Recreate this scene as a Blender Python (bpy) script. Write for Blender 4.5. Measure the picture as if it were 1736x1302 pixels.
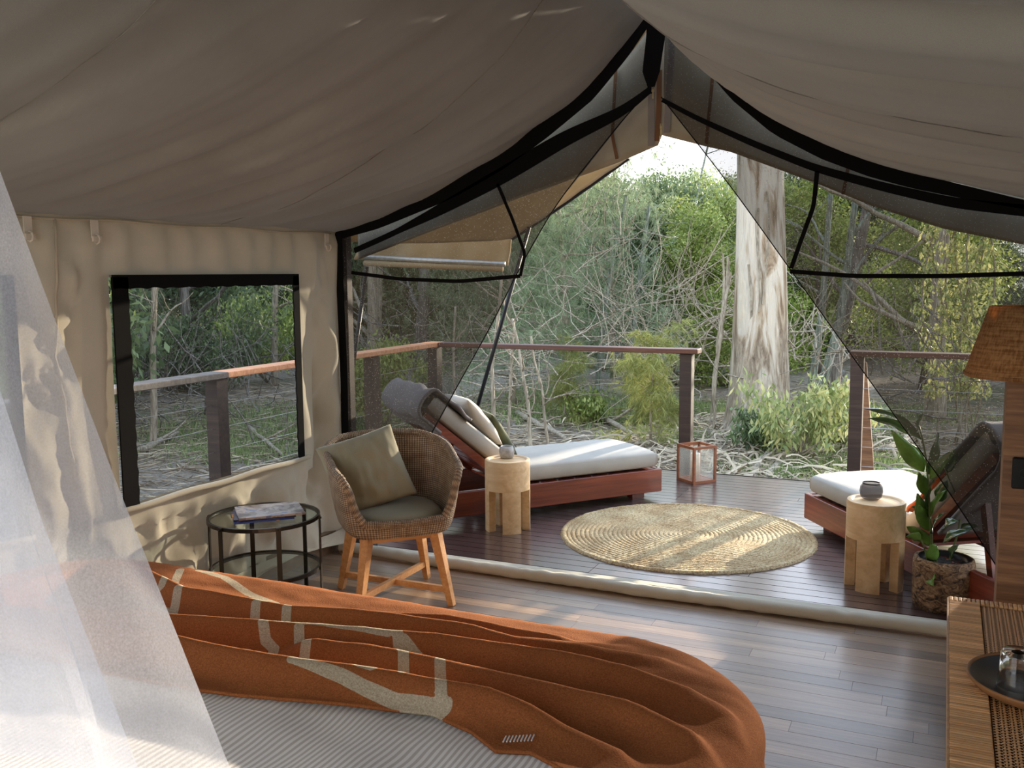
import bpy, math, random
import numpy as np
from mathutils import Vector, Matrix, noise as mn
PI = math.pi
rnd = random.Random(7)
for o in list(bpy.data.objects): bpy.data.objects.remove(o)
sc = bpy.context.scene
col = sc.collection
# ------------------------------------------------------------------ camera
F, CX, CY = 1603., 868., 651.
def _n(v): return v / np.linalg.norm(v)
Yd = _n(np.array([1609 - CX, 459 - CY, F]))
Xd = -_n(np.array([-2640 - CX, 492 - CY, F])); Xd = _n(Xd - Yd * Xd.dot(Yd))
Zd = np.cross(Xd, Yd)
Rm = np.array([Xd, Yd, Zd]); CAM = np.array([0, 0, 1.6])
cam = bpy.data.cameras.new('camera'); cam.sensor_width = 36; cam.lens = F / 1736 * 36
cam.clip_start = .05; cam.clip_end = 300
co = bpy.data.objects.new('camera', cam); col.objects.link(co)
r_, u_, b_ = Rm @ [1, 0, 0], Rm @ [0, -1, 0], Rm @ [0, 0, -1]
co.matrix_world = Matrix(((r_[0], u_[0], b_[0], 0), (r_[1], u_[1], b_[1], 0), (r_[2], u_[2], b_[2], 1.6), (0, 0, 0, 1)))
sc.camera = co
def hit(px, py, ax, val):          # a pixel of the photograph to a point on a world plane
    d = Rm @ np.array([px - CX, py - CY, F]); t = (val - CAM[ax]) / d[ax]
    return CAM + t * d
def G(px, py, z=0.): return hit(px, py, 2, z)
def AY(px, py, y): return hit(px, py, 1, y)
# ------------------------------------------------------------------ light
SUN_AZ, SUN_EL = 74, 11
w = bpy.data.worlds.new('world'); sc.world = w; w.use_nodes = True
nt = w.node_tree; nt.nodes.clear()
out = nt.nodes.new('ShaderNodeOutputWorld'); bg = nt.nodes.new('ShaderNodeBackground')
tc = nt.nodes.new('ShaderNodeTexCoord'); sp = nt.nodes.new('ShaderNodeSeparateXYZ'); cr = nt.nodes.new('ShaderNodeValToRGB')
nt.links.new(tc.outputs['Generated'], sp.inputs[0]); nt.links.new(sp.outputs[2], cr.inputs[0])
cr.color_ramp.elements[0].position = 0.0; cr.color_ramp.elements[0].color = (1, .98, .96, 1)
cr.color_ramp.elements[1].position = 0.7; cr.color_ramp.elements[1].color = (.55, .72, 1, 1)
nt.links.new(cr.outputs[0], bg.inputs[0]); bg.inputs[1].default_value = 1.35
nt.links.new(bg.outputs[0], out.inputs[0])
sun = bpy.data.lights.new('sun', 'SUN'); sun.energy = 7; sun.color = (1, .86, .66); sun.angle = math.radians(.8)
so = bpy.data.objects.new('sun', sun); col.objects.link(so)
a_, e_ = math.radians(SUN_AZ), math.radians(SUN_EL)
sd = Vector((math.cos(a_) * math.cos(e_), math.sin(a_) * math.cos(e_), math.sin(e_)))
so.rotation_euler = sd.to_track_quat('Z', 'Y').to_euler(); so.location = sd * 20
sc.view_settings.view_transform = 'Standard'; sc.view_settings.look = 'None'
sc.view_settings.gamma = 1; sc.view_settings.use_curve_mapping = False
sc.view_settings.exposure = 1.2
sc.cycles.max_bounces = 12; sc.cycles.diffuse_bounces = 5; sc.cycles.transparent_max_bounces = 24
sc.cycles.caustics_reflective = False; sc.cycles.caustics_refractive = False
sc.cycles.sample_clamp_indirect = 4
# ------------------------------------------------------------------ materials
def srgb(r, g, b):
    f = lambda c: (c / 255 / 12.92) if c <= 10 else ((c / 255 + .055) / 1.055) ** 2.4
    return (f(r), f(g), f(b), 1)
class NT:
    def __init__(s, name):
        s.m = bpy.data.materials.new(name); s.m.use_nodes = True; s.t = s.m.node_tree; s.t.nodes.clear()
        s.out = s.t.nodes.new('ShaderNodeOutputMaterial'); s.p = s.t.nodes.new('ShaderNodeBsdfPrincipled')
        s.t.links.new(s.p.outputs[0], s.out.inputs[0])
    def n(s, typ, **kw):
        x = s.t.nodes.new('ShaderNode' + typ)
        for k, v in kw.items(): setattr(x, k, v)
        return x
    def l(s, a, b): s.t.links.new(a, b)
    def coord(s, kind='pos', scale=(1, 1, 1), rot=(0, 0, 0)):
        if kind == 'pos': o = s.n('NewGeometry').outputs['Position']
        elif kind == 'uv': o = s.n('TexCoord').outputs['UV']
        else: o = s.n('TexCoord').outputs['Object']
        m = s.n('Mapping'); m.inputs['Scale'].default_value = scale; m.inputs['Rotation'].default_value = rot
        s.l(o, m.inputs[0]); return m.outputs[0]
    def noise(s, vec, scale, detail=4, rough=.55, dist=0):
        x = s.n('TexNoise'); x.inputs['Scale'].default_value = scale; x.inputs['Detail'].default_value = detail
        x.inputs['Roughness'].default_value = rough; x.inputs['Distortion'].default_value = dist
        s.l(vec, x.inputs['Vector']); return x.outputs[0]
    def ramp(s, fac, stops):
        x = s.n('ValToRGB'); e = x.color_ramp.elements
        while len(e) < len(stops): e.new(.5)
        for i, (p, c) in enumerate(stops): e[i].position = p; e[i].color = c
        s.l(fac, x.inputs[0]); return x.outputs[0]
    def mix(s, a, b, f, typ='MIX'):
        x = s.n('MixRGB', blend_type=typ)
        for i, v in ((1, a), (2, b)):
            if isinstance(v, tuple): x.inputs[i].default_value = v
            else: s.l(v, x.inputs[i])
        if isinstance(f, (int, float)): x.inputs[0].default_value = f
        else: s.l(f, x.inputs[0])
        return x.outputs[0]
    def math(s, op, a, b=0.):
        x = s.n('Math', operation=op)
        for i, v in ((0, a), (1, b)):
            if isinstance(v, (int, float)): x.inputs[i].default_value = v
            else: s.l(v, x.inputs[i])
        return x.outputs[0]
    def bump(s, h, strength=.3, dist=.01):
        x = s.n('Bump'); x.inputs['Strength'].default_value = strength; x.inputs['Distance'].default_value = dist
        s.l(h, x.inputs['Height']); s.l(x.outputs[0], s.p.inputs['Normal']); return x
    def base(s, c):
        if isinstance(c, tuple): s.p.inputs['Base Color'].default_value = c
        else: s.l(c, s.p.inputs['Base Color'])
    def rough(s, r): s.p.inputs['Roughness'].default_value = r
def vary(c, k): return tuple(min(1, x * k) for x in c[:3]) + (1,)
def m_plain(name, c, rough=.6, metal=0, var=.15, ns=30, bump=.0):
    t = NT(name); v = t.coord('pos'); n = t.noise(v, ns)
    t.base(t.ramp(n, [(.3, vary(c, 1 - var)), (.7, vary(c, 1 + var))])); t.rough(rough); t.p.inputs['Metallic'].default_value = metal
    if bump: t.bump(n, bump, .01)
    return t.m
def m_wood(name, cs, rough=.45, kind='obj', scale=(1, 1, 1), grain=1., rot=(0, 0, 0), rv=.35, bump=.15, coat=0, tint=None):
    """grain runs along local x; cs = dark, mid, light"""
    t = NT(name); v = t.coord(kind, (scale[0] * .8, scale[1] * 14, scale[2] * 14), rot)
    oi = t.n('ObjectInfo'); ad = t.n('VectorMath', operation='ADD'); cm = t.n('CombineXYZ')
    r = t.math('MULTIPLY', oi.outputs['Random'], 37.)
    t.l(r, cm.inputs[0]); t.l(r, cm.inputs[1]); t.l(v, ad.inputs[0]); t.l(cm.outputs[0], ad.inputs[1])
    n = t.noise(ad.outputs[0], 2. * grain, 6, .6, .8); n2 = t.noise(ad.outputs[0], 9. * grain, 3, .6)
    f = t.math('ADD', t.math('MULTIPLY', n, .7), t.math('MULTIPLY', n2, .3))
    c = t.ramp(f, [(.3, cs[0]), (.5, cs[1]), (.7, cs[2])])
    if tint:
        c = t.mix(c, tint, t.math('MULTIPLY', t.math('FRACT', t.math('MULTIPLY', oi.outputs['Random'], 17.3)), .6))
    if rv:
        k = t.math('ADD', t.math('MULTIPLY', oi.outputs['Random'], 2 * rv), 1 - rv)
        cc = t.n('CombineXYZ'); [t.l(k, cc.inputs[i]) for i in range(3)]
        c = t.mix(c, cc.outputs[0], 1., 'MULTIPLY')
    t.base(c); t.rough(rough); t.bump(f, bump, .004)
    if coat: t.p.inputs['Coat Weight'].default_value = coat; t.p.inputs['Coat Roughness'].default_value = .18
    return t.m
def m_fabric(name, c, c2=None, rough=.9, weave=900, var=.12, trans=0., bump=.25, ns=6):
    t = NT(name); v = t.coord('pos'); n = t.noise(v, ns, 5)
    c2 = c2 or vary(c, 1 - var)
    cc = t.ramp(n, [(.35, c2), (.65, c)])
    wv = t.noise(v, weave, 1)
    cc = t.mix(cc, t.ramp(wv, [(.3, (.75, .75, .75, 1)), (.7, (1.1, 1.1, 1.1, 1))]), .5, 'MULTIPLY')
    t.base(cc); t.rough(rough); t.p.inputs['Sheen Weight'].default_value = .15
    t.bump(t.math('ADD', n, t.math('MULTIPLY', wv, .25)), bump, .01)
    if trans:
        tr = t.n('BsdfTranslucent'); t.l(cc, tr.inputs[0]); mx = t.n('MixShader'); mx.inputs[0].default_value = trans
        t.l(t.p.outputs[0], mx.inputs[1]); t.l(tr.outputs[0], mx.inputs[2]); t.l(mx.outputs[0], t.out.inputs[0])
    return t.m
def m_leaf(name, cs, rough=.5, trans=.35):
    t = NT(name); g = t.n('NewGeometry')
    c = t.ramp(g.outputs['Random Per Island'], [(0, cs[0]), (.5, cs[1]), (1, cs[2])])
    oi = t.n('ObjectInfo'); k = t.math('ADD', t.math('MULTIPLY', oi.outputs['Random'], .5), .75)
    cc = t.n('CombineXYZ'); [t.l(k, cc.inputs[i]) for i in range(3)]
    c = t.mix(c, cc.outputs[0], 1., 'MULTIPLY')
    t.base(c); t.rough(rough)
    tr = t.n('BsdfTranslucent'); t.l(c, tr.inputs[0]); mx = t.n('MixShader'); mx.inputs[0].default_value = trans
    t.l(t.p.outputs[0], mx.inputs[1]); t.l(tr.outputs[0], mx.inputs[2]); t.l(mx.outputs[0], t.out.inputs[0])
    return t.m
def m_glass(name, tint=(.95, .98, .97, 1), fac=.12, rough=.02):
    t = NT(name); tr = t.n('BsdfTransparent'); tr.inputs[0].default_value = tint
    gl = t.n('BsdfGlossy'); gl.inputs['Roughness'].default_value = rough
    lw = t.n('LayerWeight'); lw.inputs[0].default_value = .3
    f = t.math('ADD', t.math('MULTIPLY', t.math('POWER', lw.outputs['Facing'], 3.), .55), fac * .3)
    mx = t.n('MixShader'); t.l(f, mx.inputs[0]); t.l(tr.outputs[0], mx.inputs[1]); t.l(gl.outputs[0], mx.inputs[2])
    t.l(mx.outputs[0], t.out.inputs[0]); return t.m
def m_net(name, c, opacity, drops=0., weave=0, var=.08, tl_=.12):
    t = NT(name); v = t.coord('pos')
    n = t.noise(v, 3, 3)
    op = t.math('ADD', t.math('MULTIPLY', n, 2 * var), opacity - var)
    if weave:
        wv = t.noise(v, weave, 1); op = t.math('ADD', op, t.math('MULTIPLY', t.math('SUBTRACT', wv, .5), .3))
    cc = c
    if drops:
        vo = t.n('TexVoronoi'); vo.inputs['Scale'].default_value = 150; t.l(v, vo.inputs['Vector'])
        rn = t.n('SeparateColor'); t.l(vo.outputs['Color'], rn.inputs[0])
        d = t.math('MULTIPLY', t.math('LESS_THAN', vo.outputs['Distance'], .27), t.math('GREATER_THAN', rn.outputs[0], .7))
        cc = t.mix(c, (.62, .6, .56, 1), t.math('MULTIPLY', d, drops))
        op = t.math('MINIMUM', t.math('ADD', op, t.math('MULTIPLY', d, .25)), 1.)
    df = t.n('BsdfDiffuse'); tl = t.n('BsdfTranslucent')
    for q in (df, tl):
        if isinstance(cc, tuple): q.inputs[0].default_value = cc
        else: t.l(cc, q.inputs[0])
    m1 = t.n('MixShader'); m1.inputs[0].default_value = tl_; t.l(df.outputs[0], m1.inputs[1]); t.l(tl.outputs[0], m1.inputs[2])
    tr = t.n('BsdfTransparent'); mx = t.n('MixShader'); t.l(op, mx.inputs[0])
    t.l(tr.outputs[0], mx.inputs[1]); t.l(m1.outputs[0], mx.inputs[2]); t.l(mx.outputs[0], t.out.inputs[0]); return t.m
M = {}
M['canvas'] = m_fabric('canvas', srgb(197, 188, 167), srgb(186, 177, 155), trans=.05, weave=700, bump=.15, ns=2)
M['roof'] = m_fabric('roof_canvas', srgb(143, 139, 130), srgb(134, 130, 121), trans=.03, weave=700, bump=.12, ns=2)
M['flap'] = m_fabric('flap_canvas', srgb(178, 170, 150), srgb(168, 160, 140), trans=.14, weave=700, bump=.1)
M['fly'] = m_fabric('fly_canvas', srgb(196, 172, 130), srgb(184, 160, 118), trans=.3, weave=500, bump=.3)
M['black'] = m_fabric('black_webbing', srgb(15, 14, 15), weave=500, bump=.1); M['black'].node_tree.nodes['Principled BSDF'].inputs['Sheen Weight'].default_value = 0; M['black'].node_tree.nodes['Principled BSDF'].inputs['Specular IOR Level'].default_value = .15
M['greystrip'] = m_fabric('grey_hem', srgb(150, 140, 132), weave=500)
M['brownstrip'] = m_fabric('brown_zip_tape', srgb(128, 88, 54), weave=500)
M['brass'] = m_plain('brass', srgb(206, 186, 140), .3, 1)
M['screen'] = m_net('mosquito_mesh', srgb(56, 53, 49), .70, drops=.35)
M['screenwin'] = m_net('window_mesh', srgb(46, 46, 50), .40)
M['whitenet'] = m_net('white_net', srgb(232, 234, 242), .50, weave=260, var=.06, tl_=.35)
M['deck'] = m_wood('deck_timber', [srgb(52, 38, 36), srgb(76, 58, 54), srgb(100, 80, 74)], .30, 'pos', coat=1., rv=.18)
M['floor'] = m_wood('floor_timber', [srgb(100, 76, 54), srgb(140, 110, 80), srgb(174, 144, 108)], .34, 'pos', coat=.3, rv=.36, tint=srgb(118, 104, 94))
M['rail'] = m_wood('rail_timber', [srgb(66, 38, 28), srgb(96, 58, 42), srgb(124, 80, 60)], .5, 'obj')
M['raildark'] = m_wood('post_timber', [srgb(48, 36, 30), srgb(66, 50, 40), srgb(90, 70, 56)], .6, 'obj', rot=(0, PI / 2, 0))
M['railgrey'] = m_wood('weathered_timber', [srgb(104, 98, 92), srgb(132, 124, 116), srgb(158, 150, 140)], .8, 'obj')
M['railnew'] = m_wood('fresh_timber', [srgb(170, 110, 72), srgb(200, 138, 96), srgb(220, 164, 124)], .6, 'obj')
M['merbau'] = m_wood('lounge_timber', [srgb(70, 28, 18), srgb(104, 45, 28), srgb(136, 66, 42)], .35, 'obj', grain=.6, coat=.2)
M['teak'] = m_wood('teak', [srgb(176, 118, 66), srgb(202, 144, 88), srgb(220, 168, 112)], .45, 'obj', rot=(0, PI / 2, 0), rv=.06)
M['stool'] = m_wood('stool_timber', [srgb(190, 150, 102), srgb(212, 176, 128), srgb(228, 196, 150)], .5, 'obj', rot=(0, PI / 2, 0), grain=.5, rv=.05)
M['lantern'] = m_wood('lantern_timber', [srgb(104, 58, 32), srgb(134, 78, 46), srgb(160, 98, 62)], .4, 'obj', rv=.05)
M['oldpost'] = m_wood('tent_post_timber', [srgb(78, 54, 36), srgb(118, 84, 56), srgb(148, 112, 78)], .6, 'obj', rot=(0, PI / 2, 0), grain=1.4)
M['loungefab'] = m_fabric('lounge_fabric', srgb(166, 160, 148), weave=600)
M['khaki'] = m_fabric('khaki_fabric', srgb(148, 140, 112), weave=600, bump=.15)
M['beige'] = m_fabric('beige_fabric', srgb(196, 186, 168), weave=600)
M['velvet'] = m_fabric('green_velvet', srgb(92, 92, 54), srgb(60, 62, 34), weave=300)
M['greythrow'] = m_fabric('grey_wool', srgb(120, 114, 112), weave=260, bump=.4)
M['towel'] = m_fabric('orange_towel', srgb(186, 92, 44), weave=260)
M['metal'] = m_plain('dark_bronze', srgb(52, 46, 40), .35, .8)
M['pole'] = m_plain('black_pole', srgb(22, 24, 30), .35, .3)
M['steel'] = m_plain('pale_aluminium', srgb(200, 198, 190), .35, .7)
M['wire'] = m_plain('steel_wire', srgb(190, 186, 176), .4, .8)
M['glass'] = m_glass('clear_glass'); tg_ = NT('tumbler_glass'); tg_.p.inputs['Transmission Weight'].default_value = 1; tg_.p.inputs['Roughness'].default_value = .02; tg_.p.inputs['IOR'].default_value = 1.45; M['tumbler'] = tg_.m
M['tableglass'] = m_glass('table_glass', (.86, .92, .9, 1), .25)
M['candle'] = m_plain('candle_wax', srgb(226, 214, 186), .5)
M['ceramic'] = m_plain('stone_glaze', srgb(168, 164, 158), .35, 0, .3, 40)
M['tray'] = m_plain('black_tray', srgb(22, 27, 34), .3); M['traywood'] = m_plain('tray_rim', srgb(150, 104, 62), .5)
M['soil'] = m_plain('potting_soil', srgb(44, 36, 30), .9, 0, .5, 60, .6)
M['plastic'] = m_plain('black_plastic', srgb(20, 20, 20), .3)
M['whitetape'] = m_fabric('white_tape', srgb(226, 218, 204))
M['dark'] = m_plain('shadow_board', srgb(40, 34, 30), .8)
def m_rattan():
    t = NT('wicker'); v = t.coord('uv'); 
    w1 = t.n('TexWave', bands_direction='X'); w1.inputs['Scale'].default_value = 24; w1.inputs['Distortion'].default_value = .6; t.l(v, w1.inputs[0])
    w2 = t.n('TexWave', bands_direction='Y'); w2.inputs['Scale'].default_value = 20; w2.inputs['Distortion'].default_value = .5; t.l(v, w2.inputs[0])
    n = t.noise(v, 14, 4); f = t.math('ADD', t.math('MULTIPLY', w1.outputs[1], .5), t.math('MULTIPLY', w2.outputs[1], .5))
    c = t.ramp(f, [(.1, srgb(104, 84, 64)), (.5, srgb(158, 134, 106)), (.9, srgb(206, 184, 154))])
    c = t.mix(c, t.ramp(n, [(.35, srgb(190, 166, 138)), (.65, srgb(250, 246, 240))]), .75, 'MULTIPLY')
    t.base(c); t.rough(.6); t.bump(f, .9, .006); return t.m
M['wicker'] = m_rattan()
def m_jute():
    t = NT('jute'); v = t.coord('pos'); n = t.noise(v, 90, 3, .7); n2 = t.noise(v, 5, 4)
    c = t.ramp(n, [(.3, srgb(140, 116, 84)), (.5, srgb(196, 176, 138)), (.7, srgb(226, 212, 180))])
    c = t.mix(c, t.ramp(n2, [(.35, srgb(206, 184, 150)), (.65, srgb(255, 250, 236))]), .8, 'MULTIPLY')
    t.base(c); t.rough(.9); t.bump(n, .8, .01); return t.m
M['jute'] = m_jute()
def m_sheet():
    t = NT('striped_linen'); v = t.coord('pos'); s = t.n('SeparateXYZ'); t.l(v, s.inputs[0])
    nz = t.noise(v, 2.2, 2)
    x = t.math('ADD', s.outputs[0], t.math('MULTIPLY', nz, .07))
    sn = t.math('SINE', t.math('MULTIPLY', x, 2 * PI / .0165))
    c = t.ramp(t.math('ADD', t.math('MULTIPLY', sn, .5), .5), [(.4, srgb(246, 244, 241)), (.66, srgb(206, 200, 194))])
    t.base(c); t.rough(.9); t.bump(t.noise(v, 8, 4), .25, .02); return t.m
M['sheet'] = m_sheet()
def m_blanket():
    t = NT('rust_blanket'); v = t.coord('pos'); n = t.noise(v, 260, 2, .7); n2 = t.noise(v, 7, 4)
    c = t.ramp(n, [(.3, srgb(128, 74, 40)), (.7, srgb(164, 102, 60))])
    c = t.mix(c, t.ramp(n2, [(.3, (.82, .8, .8, 1)), (.7, (1, 1, 1, 1))]), .6, 'MULTIPLY')
    cream = t.ramp(n, [(.3, srgb(150, 134, 112)), (.7, srgb(192, 180, 158))])
    at = t.n('Attribute'); at.attribute_name = 'stroke'
    f = t.math('LESS_THAN', at.outputs['Fac'], 0.)
    t.base(t.mix(c, cream, f)); t.rough(.95); t.p.inputs['Specular IOR Level'].default_value = .1; t.bump(n, .35, .003); return t.m
M['blanket'] = m_blanket()
def m_bark(name, cs, sc=1.):
    t = NT(name); v = t.coord('pos', (6 * sc, 6 * sc, .7 * sc)); n = t.noise(v, 1.6, 6, .6, 1.2); n2 = t.noise(t.coord('pos', (30 * sc, 30 * sc, 4 * sc)), 1, 4)
    f = t.math('ADD', t.math('MULTIPLY', n, .65), t.math('MULTIPLY', n2, .35))
    t.base(t.ramp(f, [(.36, cs[0]), (.47, cs[1]), (.56, cs[2]), (.68, cs[3])])); t.rough(.85); t.bump(f, .8, .05); return t.m
def m_gum():
    t = NT('gum_trunk_bark'); v = t.coord('pos', (3.2, 3.2, .55)); n = t.noise(v, 1.4, 5, .6, 1.6); n2 = t.noise(t.coord('pos', (26, 26, 5)), 1, 5, .7, .6); sx = t.n('SeparateXYZ'); t.l(t.coord('pos'), sx.inputs[0])
    up = t.ramp(n, [(.38, srgb(122, 98, 74)), (.46, srgb(180, 160, 132)), (.54, srgb(206, 196, 178)), (.68, srgb(214, 200, 174))])
    lo = t.ramp(n2, [(.32, srgb(84, 72, 60)), (.48, srgb(144, 130, 110)), (.62, srgb(190, 178, 156))])
    hf = t.math('ADD', t.math('MULTIPLY', sx.outputs[2], .45), t.math('MULTIPLY', n, 1.2)); f = t.ramp(hf, [(.72, (0, 0, 0, 1)), (1.0, (1, 1, 1, 1))])
    hf.node.use_clamp = False
    t.base(t.mix(t.mix(lo, up, .3), up, f)); t.rough(.85); t.bump(t.math('ADD', t.math('MULTIPLY', n, .6), t.math('MULTIPLY', n2, .5)), .9, .05); return t.m
M['gum'] = m_gum(); M['gum_old'] = m_bark('gum_bark', [srgb(128, 112, 94), srgb(178, 166, 148), srgb(206, 198, 184), srgb(222, 216, 204)])
M['greybark'] = m_bark('grey_bark', [srgb(70, 62, 54), srgb(104, 96, 86), srgb(136, 130, 120), srgb(164, 160, 150)], 2)
M['palebark'] = m_bark('pale_bark', [srgb(110, 98, 82), srgb(150, 138, 118), srgb(178, 166, 144), srgb(200, 190, 170)], 3)
M['lichen'] = m_bark('lichen_bark', [srgb(70, 74, 62), srgb(112, 120, 104), srgb(150, 158, 142), srgb(180, 184, 170)], 3)
M['darkbark'] = m_bark('dark_bark', [srgb(44, 36, 30), srgb(70, 60, 50), srgb(92, 80, 68), srgb(116, 104, 90)], 2)
M['stick'] = m_leaf('dry_sticks', [srgb(104, 90, 72), srgb(152, 136, 112), srgb(188, 172, 144)], .8, 0)
M['needle'] = m_leaf('casuarina_needles', [srgb(104, 124, 92), srgb(144, 162, 120), srgb(180, 190, 146)], .6, .3)
M['needley'] = m_leaf('yellow_needles', [srgb(110, 118, 60), srgb(146, 150, 80), srgb(172, 170, 100)], .6, .3)
M['leafb'] = m_leaf('bright_leaves', [srgb(104, 124, 56), srgb(150, 166, 80), srgb(190, 198, 116)])
M['leafd'] = m_leaf('dark_leaves', [srgb(72, 90, 58), srgb(104, 122, 80), srgb(136, 150, 100)])
M['leafs'] = m_leaf('shrub_leaves', [srgb(116, 132, 76), srgb(164, 172, 108), srgb(212, 204, 140)])
M['grass'] = m_leaf('ground_grass', [srgb(96, 114, 66), srgb(128, 144, 86), srgb(166, 172, 118)])
def m_ground():
    t = NT('forest_floor'); v = t.coord('pos'); n = t.noise(v, .45, 4); n2 = t.noise(v, 14, 6, .75); n3 = t.noise(t.coord('pos', (1, 3, 1), (0, 0, .6)), 9, 5, .8, 1.)
    lit = t.ramp(n2, [(.30, srgb(84, 72, 60)), (.46, srgb(150, 136, 118)), (.6, srgb(200, 188, 168))])
    lit = t.mix(lit, t.ramp(n3, [(.45, srgb(90, 76, 62)), (.6, srgb(190, 178, 158))]), .5)
    gr = t.ramp(n2, [(.3, srgb(50, 66, 34)), (.7, srgb(96, 122, 60))])
    t.base(t.mix(lit, gr, t.ramp(n, [(.54, (0, 0, 0, 1)), (.64, (.6, .6, .6, 1))]))); t.rough(.95); t.bump(n2, 1., .08); return t.m
M['ground'] = m_ground()
def m_potbark():
    t = NT('pot_bark'); v = t.coord('pos', (1, 1, 1.6)); n = t.noise(v, 22, 6, .7, 1.5); n2 = t.noise(v, 9, 3)
    c = t.ramp(n, [(.38, srgb(46, 34, 26)), (.46, srgb(120, 92, 64)), (.56, srgb(170, 136, 98)), (.68, srgb(196, 172, 140))])
    t.base(t.mix(c, t.ramp(n2, [(.4, (.5, .45, .4, 1)), (.6, (1, 1, 1, 1))]), .7, 'MULTIPLY')); t.rough(.8); t.bump(n, .8, .01); return t.m
M['potbark'] = m_potbark()
def m_burlap():
    t = NT('burlap_shade'); v = t.coord('obj'); a = t.noise(t.coord('obj', (1, 1, 14)), 12, 3, .6); b = t.noise(t.coord('obj', (12, 12, 1)), 14, 3, .6)
    f = t.math('MULTIPLY', t.math('ADD', a, b), .5)
    c = t.ramp(f, [(.38, srgb(150, 100, 54)), (.6, srgb(206, 158, 104))])
    t.base(c); t.rough(.9); t.bump(f, .3, .003)
    tr = t.n('BsdfTranslucent'); t.l(c, tr.inputs[0]); mx = t.n('MixShader'); mx.inputs[0].default_value = .45
    t.l(t.p.outputs[0], mx.inputs[1]); t.l(tr.outputs[0], mx.inputs[2]); t.l(mx.outputs[0], t.out.inputs[0]); return t.m
M['burlap'] = m_burlap()
def m_cover(name, cs, sc=9):
    t = NT(name); n = t.noise(t.coord('obj'), sc, 3, .5, 1.); x = t.n('ValToRGB'); x.color_ramp.interpolation = 'CONSTANT'
    e = x.color_ramp.elements
    while len(e) < len(cs): e.new(.5)
    for i, c in enumerate(cs): e[i].position = .3 + .4 * i / len(cs); e[i].color = c
    e[0].position = 0
    t.l(n, x.inputs[0]); t.base(x.outputs[0]); t.rough(.3); return t.m
M['mag1'] = m_cover('glossy_photo_cover', [srgb(100, 84, 78), srgb(150, 134, 122), srgb(184, 172, 162), srgb(122, 132, 160)])
M['mag2'] = m_cover('navy_cover', [srgb(40, 42, 62), srgb(70, 70, 96)])
M['mag3'] = m_cover('blue_orange_cover', [srgb(24, 74, 150), srgb(30, 60, 140), srgb(226, 150, 50)], 4)
M['paper'] = m_plain('paper_edges', srgb(214, 212, 214), .8, 0, .06, 300)
M['rattan'] = m_wood('rattan_strip', [srgb(184, 132, 84), srgb(214, 164, 112), srgb(232, 190, 142)], .5, 'obj', rv=.26)
M['cane'] = m_plain('woven_cane', srgb(222, 172, 116), .5, 0, .25, 200)
M['canedark'] = m_plain('desk_body', srgb(96, 64, 38), .7)
# ------------------------------------------------------------------ mesh helpers
def mesh_of(name, v, f, mat=None, smooth=False, uv=None):
    me = bpy.data.meshes.new(name)
    if isinstance(f, np.ndarray):
        v = np.asarray(v, dtype=np.float32); k = f.shape[1]; n = len(f)
        me.vertices.add(len(v)); me.vertices.foreach_set('co', v.ravel())
        me.loops.add(n * k); me.loops.foreach_set('vertex_index', f.astype(np.int32).ravel())
        me.polygons.add(n); me.polygons.foreach_set('loop_start', np.arange(0, n * k, k, dtype=np.int32))
        me.update(calc_edges=True)
    else: me.from_pydata([tuple(map(float, p)) for p in v], [], f)
    if smooth: me.polygons.foreach_set('use_smooth', [True] * len(me.polygons))
    if uv is not None:
        ul = me.uv_layers.new(name='UVMap'); idx = np.zeros(len(me.loops), dtype=np.int32); me.loops.foreach_get('vertex_index', idx)
        ul.data.foreach_set('uv', np.asarray(uv, dtype=np.float32)[idx].ravel())
    if mat: me.materials.append(M[mat] if isinstance(mat, str) else mat)
    return me
def obj(name, me, parent=None, loc=None, rot=None, scale=None, kind=None, label=None):
    o = bpy.data.objects.new(name, me); col.objects.link(o)
    if parent: o.parent = parent
    if loc is not None: o.location = loc
    if rot is not None: o.rotation_euler = rot
    if scale is not None: o.scale = scale
    if kind: o['kind'] = kind
    if label: o['label'] = label
    return o
def tag(o, label, cat, group=None, kind=None):
    o['label'] = label; o['category'] = cat
    if group: o['group'] = group
    if kind: o['kind'] = kind
    return o
def thing(name, label, cat, loc=(0, 0, 0), rz=0, group=None):
    o = bpy.data.objects.new(name, None); col.objects.link(o); o.location = loc; o.rotation_euler = (0, 0, rz)
    o.empty_display_size = .1
    return tag(o, label, cat, group)
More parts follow.
